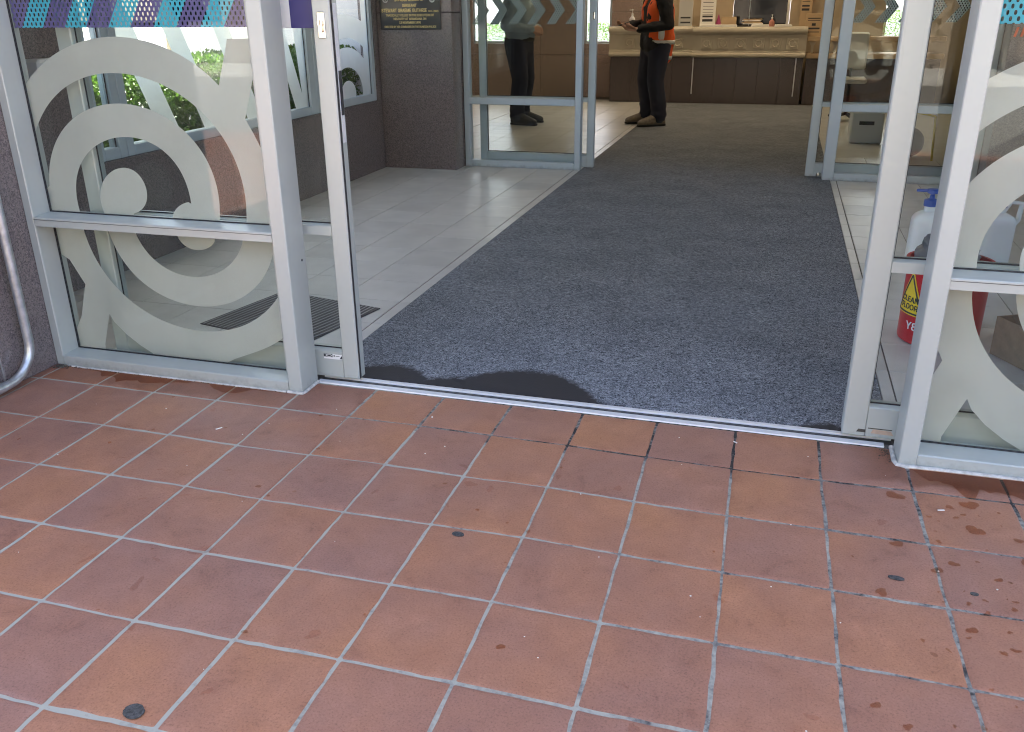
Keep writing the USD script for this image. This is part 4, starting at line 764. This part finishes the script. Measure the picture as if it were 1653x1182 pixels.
cone = lathe([(0, zt), (.19, zt), (.17, zt+.06), (.02, zt+.62), (0, zt+.64)], 5.46, 43.6, 8)
small('paper_cone', 'small magenta cone between the notice stand and the card', 'ornament', (5.46, 43.6, zt), [('cone', cone, PINK)])
small('card_holder', 'beige card holder on the counter right of the cone', 'card', (6.0, 43.8, zt), [('card', box(5.6, 6.42, 43.8, 43.84, zt, 4.52, .01), BEIGE), ('foot', box(5.6, 6.42, 43.6, 43.799, zt, zt+.04), BEIGE)])
bk = thing('book_stack', 'stack of papers and folders on the dark counter mat', 'books', (7.2, 43.5, zt))
obj('desk_mat', box(6.52, 7.24, 43.0, 43.9, zt, zt+.04), DARK, bk)
for k, (a, b, ma) in enumerate([(6.78, 7.85, PAPER), (6.72, 7.8, BEIGE), (6.85, 7.7, CARD), (6.74, 7.75, PAPER), (6.8, 7.8, BEIGE)]):
    obj('folder', box(a, b, 43.55, 44.1, zt+.115+.055*k, zt+.165+.055*k, .006), ma, bk)
small('pump_bottle', 'clear sanitiser pump bottle at the left of the counter', 'bottle', (.7, 43.4, zt+.03), [('body', lathe([(0, zt+.03), (.15, zt+.03), (.16, zt+.08), (.16, zt+.45), (.06, zt+.58), (.05, zt+.62), (0, zt+.62)], .7, 43.4, 20), JUG), ('nozzle', [lathe([(0, zt+.62), (.06, zt+.62), (.06, zt+.72), (.015, zt+.73), (.015, zt+.86), (.05, zt+.87), (.05, zt+.93), (0, zt+.94)], .7, 43.4, 14), box(.52, .7, 43.38, 43.42, zt+.87, zt+.91, .01)], WHITE)])
small('pump_bottle', 'pink pump bottle between two paper trays', 'bottle', (8.32, 43.4, zt), [('body', lathe([(0, zt), (.14, zt), (.15, zt+.05), (.14, zt+.26), (.05, zt+.36), (.04, zt+.4), (0, zt+.4)], 8.32, 43.4, 20), plain('pink_soap', (.5, .22, .17), .3)), ('nozzle', [lathe([(0, zt+.4), (.05, zt+.4), (.05, zt+.47), (.012, zt+.48), (.012, zt+.56), (.04, zt+.57), (.04, zt+.6), (0, zt+.61)], 8.32, 43.4, 14)], WHITE)])
sc = thing('side_counter', 'lower cream counter with bracket shelves right of the main counter', 'counter', (12, 43, 0))
obj('base', box(10.3, 17, 43.0, 44.5, -.012+.0135, 2.40, .01), GRAN_IN, sc); obj('lower_board', box(10.26, 17.1, 42.75, 44.6, 2.42, 2.68, .03), BEIGE, sc); obj('upper_board', box(10.26, 17.1, 42.85, 44.0, 3.28, 3.52, .03), BEIGE, sc)
for xb_ in (10.55, 11.7, 12.9): obj('bracket', [ext_xz(Polygon([(xb_-.05, 2.69), (xb_+.05, 2.69), (xb_+.07, 3.05), (xb_+.2, 3.27), (xb_-.2, 3.27), (xb_-.07, 3.05)]), 43.1, 43.2)], CREAM, sc)
lr = thing('leaflet_rack', 'cream leaflet rack with printed slots right of the counter', 'rack', (10.5, 43.5, 3.53))
obj('rack_body', box(10.08, 10.92, 43.3, 43.7, 3.53, 4.66, .02), BEIGE, lr); obj('print', [box(10.18, 10.82, 43.292, 43.299, z, z+h) for z, h in ((3.72, .04), (3.88, .08), (4.3, .03), (4.4, .05))] + [box(10.4, 10.6, 43.292, 43.299, 4.05, 4.18)], INK, lr)
tn = thing('notice_board', 'tall cream notice board with dark print behind the leaflet rack', 'notice', (10.1, 44.9, 0))
obj('board', box(9.75, 10.35, 44.8, 44.9, 3.53, 7.2, .02), BEIGE, tn); obj('print', [box(9.82, 10.22, 44.79, 44.799, z, z+h) for z, h in ((4.8, .12), (5.0, .09), (5.25, .03), (5.4, .03))], INK, tn); obj('leg', box(9.98, 10.1, 44.8, 44.9, 0, 3.53), ALU_RAW, tn)
# office chair and bin beyond the right chevron panel
oc = thing('office_chair', 'pale office chair beyond the right inner door', 'chair', (12.2, 36, 0))
obj('seat', box(11.5, 12.9, 35.3, 36.6, 1.7, 1.95, .08), TUB, oc); obj('backrest', box(11.55, 12.85, 36.5, 36.7, 2.25, 3.9, .08), WHITE, oc); obj('column', tube([(12.2, 36, .3), (12.2, 36, 1.7)], .08), DARK, oc)
for k in range(5):
    a = k*2*math.pi/5; obj('leg', tube([(12.2, 36, .3), (12.2+.9*math.cos(a), 36+.9*math.sin(a), .15)], .06, 8), DARK, oc)
obj('back_stem', tube([(12.2, 36.3, 1.8), (12.2, 36.65, 2.4)], .06, 8), DARK, oc)
wbn = thing('document_bin', 'white document bin with a dark slot beyond the right inner door', 'bin', (12.4, 28.5, 0))
obj('case', box(11.9, 13.1, 28, 29.2, .02, 1.2, .05), WHITE, wbn); obj('slot', box(12.2, 12.75, 27.99, 28.001, .72, .86), DARK, wbn)
bb_ = thing('black_bag', 'black bag on the floor beyond the right inner door', 'bag', (13.6, 25, 0))
bm = trimesh.creation.icosphere(3, .6); bm.vertices *= [1.0, .7, .9]; bm.vertices += .12*(meshkit.fbm(bm.vertices*3+5)[:, None]-.5)*bm.vertices*2; bm.apply_translation([13.6, 25, .5]); obj('sack', bm, DARK, bb_, smooth=60)
yp = thing('yellow_handle', 'thin yellow pole leaning beyond the right inner door', 'pole', (13.8, 24, 0)); obj('pole', tube([(12.9, 24.4, 1.75), (14.3, 24.2, 1.5)], .04, 8), YEL, yp); obj('prop', tube([(14.3, 24.2, 1.5), (14.4, 24.2, 0)], .04, 8), YEL, yp)
for k, (x, y) in enumerate([(3.0, 40.5), (7.5, 40.5), (12.5, 38.0), (-2.5, 33.0), (7.0, 30.0)]):
    t = thing('ceiling_light', ['warm ceiling light over the left of the counter', 'warm ceiling light over the right of the counter', 'warm ceiling light over the side counter', 'warm ceiling light over the waiting side of the hall', 'warm ceiling light over the middle of the runner'][k], 'lamp', (x, y, 10.9))
    obj('housing', box(x-.9, x+.9, y-.4, y+.4, 10.90, 10.99, .01), WHITE, t); obj('diffuser', box(x-.85, x+.85, y-.35, y+.35, 10.86, 10.899, .005), LAMPW, t)

# ------------------------------------------------------------------ bucket, bottles, box
bx_, by_ = 11.93, 5.2
bu = thing('bucket', 'red cleaning bucket with a yellow warning triangle behind the right leaf', 'bucket', (bx_, by_, 0))
obj('body', lathe([(0, .012), (.57, .012), (.595, .03), (.60, .07), (.605, 1.26), (.64, 1.26), (.64, 1.33), (.59, 1.33), (.585, .09), (0, .09)], bx_, by_, 40), RED, bu, smooth=35)
def on_bucket(shape, dz=0, th0=0.0, lift=.006):
    """wrap a flat (u, z) shape on the bucket wall; u in modules along the wall"""
    out = []
    x0_, z0_, x1_, z1_ = shape.bounds; parts_ = []
    for k in range(24):
        a_, b_ = x0_ + (x1_-x0_)*k/24, x0_ + (x1_-x0_)*(k+1)/24; q_ = shape.intersection(sbox(a_, z0_-1, b_, z1_+1)); parts_ += list(getattr(q_, 'geoms', [q_]))
    for g_ in parts_:
        if g_.is_empty or g_.geom_type != 'Polygon' or g_.area < 1e-7: continue
        m = trimesh.creation.extrude_polygon(g_.segmentize(.05) if hasattr(g_, 'segmentize') else g_, .006, engine='earcut'); out.append(m)
    m = trimesh.util.concatenate(out); v = m.vertices; z = v[:, 1]; rad = .602 + lift + v[:, 2]; th = th0 + v[:, 0]/.61
    m.vertices = np.stack([bx_ + rad*np.cos(th), by_ + rad*np.sin(th), z], 1); return m
TH = math.radians(-152)
tri = Polygon([(-.27, .52), (.27, .52), (0, 1.10)]).buffer(.04)
lab = obj('warning_label', on_bucket(tri, th0=TH), YEL, bu)
obj('label_border', on_bucket(tri.buffer(-.02).difference(tri.buffer(-.045)), th0=TH, lift=.0125), INK, lab)
def text_poly(txt, h):
    m = meshkit.text_mesh(txt, h, .01, True); return m
def bucket_text(txt, h, u, z, mat, parent, th0=TH):
    m = text_poly(txt, h); w = m.bounds[1][0]; v = m.vertices.copy(); zz = v[:, 1] + z; rad = .602 + .0125 + v[:, 2]*.6; th = th0 + (v[:, 0] - w/2 + u)/.61
    m.vertices = np.stack([bx_ + rad*np.cos(th), by_ + rad*np.sin(th), zz], 1); obj('lettering', m, mat, parent)
bucket_text('CLEAN', .085, 0.0, .69, INK, lab); bucket_text('FLOOR', .085, .0, .57, INK, lab)
bucket_text('Y8', .12, .12, .26, WHITE, bu)
obj('handle', tube([(bx_+.63*math.cos(a), by_+.63*math.sin(a)*.5-.1, 1.32 - .12*math.sin(a)) for a in np.linspace(math.pi, 2*math.pi, 20)], .014, 6), STEEL, bu)
bg = thing('plastic_bag', 'crumpled dark grey plastic bag stuffed in the red bucket', 'bag', (bx_+.1, by_, 1.3))
bm = trimesh.creation.icosphere(4, .44); nn = meshkit.fbm(bm.vertices*6 + 3, 4); bm.vertices *= (.75 + .55*nn)[:, None]; bm.vertices *= [1, 1, .8]; bm.apply_translation([bx_-.05, by_+.05, 1.38]); obj('bag_skin', bm, BAG, bg, smooth=30)
def jug(label, x, y, rz, pump):
    t = thing('jerrycan', label, 'bottle', (x, y, 0), rz)
    sec = [(0.0, .28, .23), (.03, .31, .26), (1.0, .31, .26), (1.09, .30, .25), (1.17, .25, .21), (1.22, .16, .15), (1.24, .11, .11), (1.34, .11, .11)]
    V = []; n = 28
    for z, a, b in sec:
        for k in range(n):
            an = 2*math.pi*k/n; c_, s_ = math.cos(an), math.sin(an); e = .5
            V.append((a*np.sign(c_)*abs(c_)**e, b*np.sign(s_)*abs(s_)**e, z + .012))
    Fs = []
    for r in range(len(sec)-1):
        for k in range(n):
            k2 = (k+1) % n; Fs += [[r*n+k, r*n+k2, (r+1)*n+k2], [r*n+k, (r+1)*n+k2, (r+1)*n+k]]
    for k in range(1, n-1): Fs += [[0, k+1, k], [(len(sec)-1)*n, (len(sec)-1)*n+k, (len(sec)-1)*n+k+1]]
    obj('body', trimesh.Trimesh(np.array(V), np.array(Fs), process=False), JUG, t, smooth=40, raw=True)
    if pump:
        obj('pump', [lathe([(0, 1.352), (.135, 1.352), (.135, 1.47), (.05, 1.50), (.04, 1.58), (.10, 1.60), (.10, 1.68), (0, 1.69)], n=24), box(-.30, .02, -.035, .035, 1.62, 1.675, .015)], BLUE, t, smooth=40, raw=True)
    else:
        obj('cap', lathe([(0, 1.352), (.13, 1.352), (.13, 1.47), (.11, 1.49), (0, 1.49)], n=24), BLUE, t, smooth=40, raw=True)
        obj('handle', tube([(.05, 0, 1.2), (.2, 0, 1.45), (.42, 0, 1.42), (.40, 0, 1.1), (.30, 0, .95)], .05, 10), JUG, t, smooth=40, raw=True)
    return t
jug('milky jerrycan with a blue pump standing behind the red bucket', 12.18, 9.3, 0, True)
jug('milky jerrycan with handle and blue cap, right of the pump bottle', 12.78, 9.6, 180, False)
jug('milky jerrycan partly hidden behind the frosted spiral on the right', 13.45, 9.5, 15, False)
cb = thing('cardboard_box', 'open brown cardboard box behind the right panel', 'box', (13.3, 4.6, 0), 28)
obj('side', [box(-.55, .55, -.42, -.40, .012, .62)], CARD, cb, raw=True); obj('side', [box(-.55, .55, .40, .42, .012, .62)], CARD, cb, raw=True); obj('side', [box(-.55, -.53, -.40, .40, .012, .62)], CARD, cb, raw=True); obj('side', [box(.53, .55, -.4, .4, .012, .62)], CARD, cb, raw=True); obj('base', box(-.53, .53, -.4, .4, .012, .03), CARD, cb, raw=True)
obj('flap', [tube([(-.5, -.42, .62), (-.5, -.75, .75)], .012, 4), Polygon and box(-.54, .54, -.74, -.42, .64, .655)], CARD, cb, raw=True)
tbn = thing('grey_tub', 'grey plastic tub lying beyond the cardboard box', 'tub', (14.0, 6.1, 0), -20)
obj('shell', lathe([(0, .012), (.45, .012), (.6, .9), (.64, .9), (.64, .95), (.56, .95), (.42, .06), (0, .06)], n=4).apply_transform(trimesh.transformations.rotation_matrix(math.pi/4, [0, 0, 1])), TUB, tbn, raw=True)

# ------------------------------------------------------------------ people
def ball(p, r): return m3.Manifold.sphere(r, 18).translate([float(c) for c in p])
def chain(js):
    out = []
    for (a, ra), (b, rb_) in zip(js[:-1], js[1:]): out.append(m3.Manifold.batch_hull([ball(a, ra), ball(b, rb_)]))
    return out
def hullof(js): return m3.Manifold.batch_hull([ball(p, r) for p, r in js])
def uni(ms_): return m3.Manifold.batch_boolean(ms_, m3.OpType.Add)
def finish(mf, edge=.02, it=8):
    mf = mf.refine_to_length(edge); k = mf.to_mesh(); t = trimesh.Trimesh(np.array(k.vert_properties[:, :3]), np.array(k.tri_verts))
    trimesh.smoothing.filter_taubin(t, iterations=it); return t
K = 1/S
def P3(*a): return np.array(a, float)
def hand(w, d, nrm, r=1.0):
    """palm and five separate fingers; w wrist, d pointing direction, nrm palm normal (fingers curl towards it)"""
    d = d/np.linalg.norm(d); nrm = nrm - d*(nrm@d); nrm /= np.linalg.norm(nrm); s_ = np.cross(d, nrm)
    kn = [w + d*.085 + s_*o for o in (-.033, -.011, .011, .030)]
    ms_ = [hullof([(w + s_*.018, .017), (w - s_*.018, .017)] + [(p, .012) for p in kn])]
    for p, l in zip(kn, (.074, .082, .077, .060)):
        a = p + d*l*.42 + nrm*l*.12; b = a + d*l*.22 + nrm*l*.28; c = b + d*l*.02 + nrm*l*.26
        ms_ += chain([(p, .0098), (a, .009), (b, .0085), (c, .0075)])
    t0 = w + d*.025 - s_*.026; t1 = t0 - s_*.022 + d*.028 + nrm*.012; t2 = t1 + d*.03 + nrm*.018; t3 = t2 + d*.022 + nrm*.012 + s_*.006
    ms_ += chain([(t0, .014), (t1, .011), (t2, .0098), (t3, .0085)])
    return ms_
def person(label, x, y, rz, kind, G=(1.22, 1.22, 1.0)):
    t = thing('person', label, 'person', (x, y, .012), rz)
    foot = [((-.01, .12, .10), (.11, .145, .045)), ((.03, -.10, .10), (.17, -.115, .045))]
    hipL, hipR = P3(0, .095, .90), P3(.01, -.095, .90); knL, knR = P3(.015, .115, .50), P3(.04, -.105, .50)
    anL, anR = P3(-.01, .12, .10), P3(.03, -.10, .10)
    shL, shR = P3(0, .19, 1.385), P3(0, -.19, 1.385)
    if kind == 'vest':
        elL, elR = P3(-.02, .25, 1.12), P3(.02, -.24, 1.12); wrL, wrR = P3(.23, .13, 1.075), P3(.24, -.09, 1.12)
    else:
        elL, elR = P3(-.04, .26, 1.12), P3(-.02, -.26, 1.12); wrL, wrR = P3(.16, .10, 1.08), P3(.17, -.08, 1.08)
    neck, head = P3(.01, 0, 1.47), P3(.035, 0, 1.595)
    body = chain([(hipL, .075), (knL, .05), (anL, .036)]) + chain([(hipR, .075), (knR, .05), (anR, .036)])
    for an, sgn in ((anL, 1), (anR, -1)): body.append(hullof([(an + P3(-.035, 0, -.06), .03), (an + P3(.16, .02*sgn, -.072), .022), (an, .036)]))
    body.append(hullof([((0, .07, .95), .10), ((0, -.07, .95), .10), ((0, .08, 1.28), .10), ((0, -.08, 1.28), .10), ((0, .12, 1.37), .06), ((0, -.12, 1.37), .06)]))
    body += chain([((0, .12, 1.38), .06), (shL, .052), (elL, .040), (wrL, .027)]) + chain([((0, -.12, 1.38), .06), (shR, .052), (elR, .040), (wrR, .027)])
    body += chain([((0, 0, 1.38), .06), (neck, .052), (head + P3(-.02, 0, -.05), .06)])
    skull = ball((0, 0, 0), .092).scale([1.02, .82, 1.18]).translate([float(c) for c in head + P3(-.01, 0, .03)])
    body += [skull, hullof([(head + P3(.055, 0, -.095), .026), (head + P3(.0, .04, -.06), .03), (head + P3(0, -.04, -.06), .03), (head + P3(.06, 0, -.04), .03)])]
    body += [hullof([(head + P3(.085, 0, .03), .008), (head + P3(.107, 0, -.015), .012), (head + P3(.08, 0, -.02), .015)]), hullof([(head + P3(.085, .018, -.055), .008), (head + P3(.085, -.018, -.055), .008)])]
    for sg in (1, -1): body.append(ball((0, 0, 0), .03).scale([.8, .35, 1.1]).translate([float(c) for c in head + P3(-.01, .08*sg, .01)]))
    if kind == 'vest': hands = hand(wrL, P3(.9, -.35, .05), P3(0, -.4, 1)) + hand(wrR, P3(.9, .25, -.02), P3(.1, .4, 1))
    else: hands = hand(wrL, P3(.5, -.7, -.1), P3(-.6, -.4, -.2)) + hand(wrR, P3(.5, .7, -.1), P3(-.6, .4, -.2))
    bmesh = finish(uni(body + hands), .016, 6)
    Q = lambda m: m.copy().apply_transform(np.diag([K*G[0], K*G[1], K*G[2], 1]))
    obj('body', Q(bmesh), SKIN, t, smooth=60, raw=True)
    for sg in (1, -1):
        obj('eye', trimesh.creation.icosphere(2, .011).apply_translation(head + P3(.077, .032*sg, .022)).apply_transform(np.diag([K*G[0], K*G[1], K*G[2], 1])), WHITE, t, smooth=60, raw=True)
        obj('pupil', trimesh.creation.icosphere(1, .006).apply_translation(head + P3(.084, .032*sg, .021)).apply_transform(np.diag([K*G[0], K*G[1], K*G[2], 1])), INK, t, smooth=60, raw=True)
    hair = (ball((0, 0, 0), .098).scale([1.05, .86, 1.15]).translate([float(c) for c in head + P3(-.016, 0, .042)])) - m3.Manifold.cube([.3, .4, .3]).translate([float(head[0]+.05), -.2, float(head[2]-.25)]) - m3.Manifold.cube([.4, .4, .2]).translate([float(head[0]-.2), -.2, float(head[2]-.23)])
    obj('hair', Q(finish(hair, .02, 4)), HAIR, t, smooth=60, raw=True)
    tr_ = []
    for hp, kn, an, sg in ((hipL, knL, anL, 1), (hipR, knR, anR, -1)):
        tr_ += chain([(hp + P3(-.01, 0, .02), .112), (hp*.55 + kn*.45, .095), (kn + P3(.012, 0, .02), .080), (kn*.5 + an*.5 + P3(-.01, 0, 0), .078), (an + P3(-.012, 0, .06), .074), (an + P3(-.008, 0, .00), .076)])
    tr_.append(hullof([((0, .06, .96), .115), ((0, -.06, .96), .115), ((0, .07, .86), .112), ((0, -.07, .86), .112)]))
    tm = finish(uni(tr_), .018, 5)
    nz = meshkit.fbm(np.array(tm.vertices)*[14, 14, 22], 3); w_ = np.clip((.55 - tm.vertices[:, 2])/.5, .2, 1)
    tm.vertices += tm.vertex_normals*((nz - .5)*.030*w_)[:, None]
    obj('trousers', Q(tm), NAVY, t, smooth=60, raw=True)
    for an, sg in ((anL, 1), (anR, -1)):
        bt = uni([hullof([(an + P3(-.045, 0, -.055), .042), (an + P3(.06, .008*sg, -.055), .046), (an + P3(.0, 0, .03), .056)]), hullof([(an + P3(.05, .008*sg, -.055), .046), (an + P3(.165, .022*sg, -.062), .040), (an + P3(.0, 0, .0), .05)])])
        bt = bt ^ m3.Manifold.cube([1, 1, .3]).translate([-.5, -.5, .004])
        b_ = obj('boot', Q(finish(bt, .015, 4)), BOOT if kind == 'vest' else BOOTB, t, smooth=50, raw=True)
        so_ = hullof([(an + P3(-.05, 0, -.086), .040), (an + P3(.17, .022*sg, -.086), .040), (an + P3(.07, .01*sg, -.086), .048)]) ^ m3.Manifold.cube([1, 1, .022]).translate([-.5, -.5, .0])
        obj('sole', Q(trimesh.Trimesh(*[np.array(z_) for z_ in (so_.to_mesh().vert_properties[:, :3], so_.to_mesh().tri_verts)])), RUBBER, b_, raw=True)
    TM = JACKET if kind == 'vest' else SHIRT
    hem = .80 if kind == 'vest' else .92
    jk = [hullof([((.01, .075, hem+.10), .118), ((.01, -.075, hem+.10), .118), ((.0, .09, 1.28), .115), ((.0, -.09, 1.28), .115), ((0, .12, 1.375), .072), ((0, -.12, 1.375), .072)])]
    jk += chain([((0, .12, 1.38), .074), (shL, .075), (shL*.5+elL*.5, .066), (elL, .060), (wrL*.9+elL*.1, .046)]) + chain([((0, -.12, 1.38), .074), (shR, .075), (shR*.5+elR*.5, .066), (elR, .060), (wrR*.9+elR*.1, .046)])
    jk.append(hullof([((0, 0, 1.41), .07), ((.0, 0, 1.465), .066)]))
    jm = finish(uni(jk), .018, 4); nz = meshkit.fbm(np.array(jm.vertices)*20, 3); jm.vertices += jm.vertex_normals*((nz - .5)*.022)[:, None]
    obj('jacket' if kind == 'vest' else 'shirt', Q(jm), TM, t, smooth=60, raw=True)
    if kind == 'vest':
        core = hullof([((-.01, .085, .98), .128), ((-.01, -.085, .98), .128), ((-.005, .095, 1.28), .124), ((-.005, -.095, 1.28), .124), ((-.005, .10, 1.385), .083), ((-.005, -.10, 1.385), .083)])
        tail = hullof([((-.03, .07, .98), .128), ((-.03, -.07, .98), .128), ((-.06, .05, .76), .082), ((-.06, -.05, .76), .082)])
        big = uni([core, tail])
        openf = m3.Manifold.cube([.4, .10, 1.0]).translate([.05, -.05, .5])
        slope = m3.Manifold.cube([.6, .8, .5]).rotate([0, 38, 0]).translate([-.10, -.4, .42])
        armh = m3.Manifold.sphere(.105, 24).scale([1, 1, 1.25]).translate([0, .245, 1.36]) + m3.Manifold.sphere(.105, 24).scale([1, 1, 1.25]).translate([0, -.245, 1.36])
        v = big - openf - armh - slope
        obj('vest', Q(finish(v, .02, 3)), ORANGE, t, smooth=50, raw=True)
        shell = (uni([core.translate([.01, 0, -1.15]).scale([1.04, 1.035, 1.0]).translate([-.01, 0, 1.15]), tail.translate([.03, 0, -.9]).scale([1.05, 1.05, 1.02]).translate([-.03, 0, .9])]) - openf - slope)
        obj('reflective_band', Q(finish(shell ^ m3.Manifold.cube([1, 1, .055]).translate([-.5, -.5, .905]), .03, 1)), REFL, t, smooth=50, raw=True)
        obj('reflective_band', Q(finish((shell - armh) ^ (m3.Manifold.cube([.055, 1, .5]).translate([-.005, -.5, .96]) ), .03, 1)), REFL, t, smooth=50, raw=True)
        obj('reflective_band', Q(finish(shell ^ m3.Manifold.cube([1, 1, .05]).translate([-.5, -.5, .735]), .03, 1)), REFL, t, smooth=50, raw=True)
    else:
        bl_ = hullof([((0, .062, .955), .124), ((0, -.062, .955), .124), ((0, .062, .975), .124), ((0, -.062, .975), .124)]) ^ m3.Manifold.cube([1, 1, .05]).translate([-.5, -.5, .945])
        obj('belt', Q(finish(bl_, .03, 1)), RUBBER, t, smooth=50, raw=True)
    return t
person('person in an orange vest and dark trousers reading a phone before the counter', 3.55, 32.4, 207, 'vest')
ph = thing('phone', 'black phone held by the person in orange', 'phone', (2.4, 31.7, 4.3))
pm = box(-.20, .20, -.13, .13, -.02, .02, .012); pm.apply_transform(trimesh.transformations.rotation_matrix(math.radians(-18), [0, 1, 0])); pm.apply_transform(trimesh.transformations.rotation_matrix(math.radians(27), [0, 0, 1])); pm.apply_translation([2.16, 31.68, 4.36]); obj('case', pm, DARK, ph)
person('person in a light shirt and navy trousers standing behind the chevron panel', -2.55, 31.5, -8, 'shirt')

# ------------------------------------------------------------------ outside the side windows
def hedge(label, x0, x1, y0, y1, z0, z1, n, seed, name='hedge'):
    r = np.random.default_rng(seed); t = thing(name, label, 'hedge', ((x0+x1)/2, (y0+y1)/2, z0))
    p = np.c_[r.uniform(x0, x1, n), r.uniform(y0, y1, n), r.uniform(z0, z1, n)]
    # keep mostly the outer shell, with a lumpy outline
    dd = np.minimum.reduce([p[:, 0]-x0, x1-p[:, 0], z1-p[:, 2], p[:, 1]-y0, y1-p[:, 1]]); lump = .35*meshkit.fbm(p*1.6 + seed, 3)
    keep = (dd > lump - .12) & (dd < lump + .55); p = p[keep]; n = len(p)
    L = r.uniform(.07, .15, n); a = r.normal(size=(n, 3)); a[:, 2] += .5; a /= np.linalg.norm(a, axis=1)[:, None]
    b = np.cross(a, r.normal(size=(n, 3))); b /= np.linalg.norm(b, axis=1)[:, None]
    V = np.stack([p, p + a*L[:, None]*.5 + b*L[:, None]*.32, p + a*L[:, None], p + a*L[:, None]*.5 - b*L[:, None]*.32], 1).reshape(-1, 3)
    i = np.arange(n)*4; Fs = np.vstack([np.c_[i, i+1, i+2], np.c_[i, i+2, i+3]])
    obj('foliage', trimesh.Trimesh(V, Fs, process=False), LEAF, t)
    st = []
    for k in range(max(4, int((y1-y0)/1.2))):
        yy = y0 + (k+.5)*(y1-y0)/max(4, int((y1-y0)/1.2)); st.append(tube([((x0+x1)/2, yy, z0-.05), ((x0+x1)/2+r.normal(0, .1), yy+r.normal(0, .2), z1-.4)], .06, 6))
    obj('stem', st, BARK, t); return t
pl = thing('planter', 'low brown stone planter under the side hedge', 'planter', (-6, 12, 0))
obj('wall', [box(-7.6, -4.7, 3.0, 3.3, -.06, 2.0), box(-7.6, -4.7, 24.0, 24.3, -.06, 2.0), box(-4.95, -4.7, 3.31, 23.99, -.06, 2.0), box(-7.6, -7.35, 3.31, 23.99, -.06, 2.0)], STONE, pl); obj('soil', box(-7.34, -4.96, 3.31, 23.99, -.06, 1.9), SOIL, pl)
hedge('leafy green hedge outside the banded side window', -7.4, -4.8, 3.3, 24.0, 1.9, 3.95, 120000, 3)
hedge('green shrubs outside the rear windows of the hall', -12, .5, 53, 55, -.05, 4.15, 26000, 5)
hedge('green shrubs outside the rear window on the far right', 12, 18, 53, 55, -.05, 4.8, 14000, 9)
def building(label, x0, x1, y0, y1, h, mat, nx, nz, face):
    t = thing('building', label, 'building', ((x0+x1)/2, (y0+y1)/2, 0))
    obj('wall', box(x0, x1, y0, y1, -.7, h), mat, t); obj('roof', box(x0-.5, x1+.5, y0-.5, y1+.5, h+.01, h+.8), CONC, t)
    for i in range(nx):
        for j in range(nz):
            z0 = 3 + j*11
            if face == '+x': yy = y0 + (i+.5)*(y1-y0)/nx; w = obj('window', box(x1+.01, x1+.25, yy-2, yy+2, z0, z0+5.5), ALU, t); obj('pane', box(x1+.26, x1+.28, yy-1.8, yy+1.8, z0+.2, z0+5.3), DGLASS, w)
            elif face == '+y': xx = x0 + (i+.5)*(x1-x0)/nx; w = obj('window', box(xx-2, xx+2, y1+.01, y1+.25, z0, z0+5.5), ALU, t); obj('pane', box(xx-1.8, xx+1.8, y1+.26, y1+.28, z0+.2, z0+5.3), DGLASS, w)
            else: xx = x0 + (i+.5)*(x1-x0)/nx; w = obj('window', box(xx-2, xx+2, y0-.25, y0-.01, z0, z0+5.5), ALU, t); obj('pane', box(xx-1.8, xx+1.8, y0-.28, y0-.26, z0+.2, z0+5.3), DGLASS, w)
    return t
building('white rendered building beyond the hedge at the left', -190, -150, 30, 150, 30, WALLW, 8, 2, '+x')
building('cream building across the street facing the entrance', -50, 90, -110, -78, 38, WALLC, 14, 3, '+y')
lw2 = obj('garden_wall', box(-30, 30, 84, 85, -.06, 9, .05), WALLW, label='white garden wall behind the rear shrubs', cat='wall')

def tree(label, x, y, h, r, seed):
    rr = np.random.default_rng(seed); t = thing('street_tree', label, 'tree', (x, y, 0))
    obj('trunk', tube([(x, y, -.3), (x+.2, y, h*.3), (x, y+.2, h*.62)], [.7, .55, .35], 10), BARK, t)
    for k in range(5):
        a = k*1.3; obj('limb', tube([(x, y, h*.38+k*.5), (x+r*.55*math.cos(a), y+r*.55*math.sin(a), h*.62+k)], [.25, .1], 6), BARK, t)
    n = 9000; c = rr.normal(size=(26, 3)); c /= np.linalg.norm(c, axis=1)[:, None]; c = c*r*.62*np.array([1, 1, .75]) + [x, y, h*.68]
    p = c[rr.integers(0, 26, n)] + rr.normal(size=(n, 3))*r*.20
    L = rr.uniform(.35, .7, n); a = rr.normal(size=(n, 3)); a /= np.linalg.norm(a, axis=1)[:, None]; b = np.cross(a, rr.normal(size=(n, 3))); b /= np.linalg.norm(b, axis=1)[:, None]
    V = np.stack([p, p + a*L[:, None]*.5 + b*L[:, None]*.35, p + a*L[:, None], p + a*L[:, None]*.5 - b*L[:, None]*.35], 1).reshape(-1, 3); i = np.arange(n)*4
    obj('crown', trimesh.Trimesh(V, np.vstack([np.c_[i, i+1, i+2], np.c_[i, i+2, i+3]]), process=False), LEAF, t)
for k, (x, h) in enumerate([(-30, 26), (-8, 30), (9, 27), (27, 31), (48, 28)]):
    tree(['leafy street tree across the road, far left', 'tall leafy street tree across the road, left of the doors', 'rounded street tree across the road facing the doors', 'tall leafy street tree across the road, right of the doors', 'leafy street tree across the road, far right'][k], x, -69, h, 9, 40 + k)
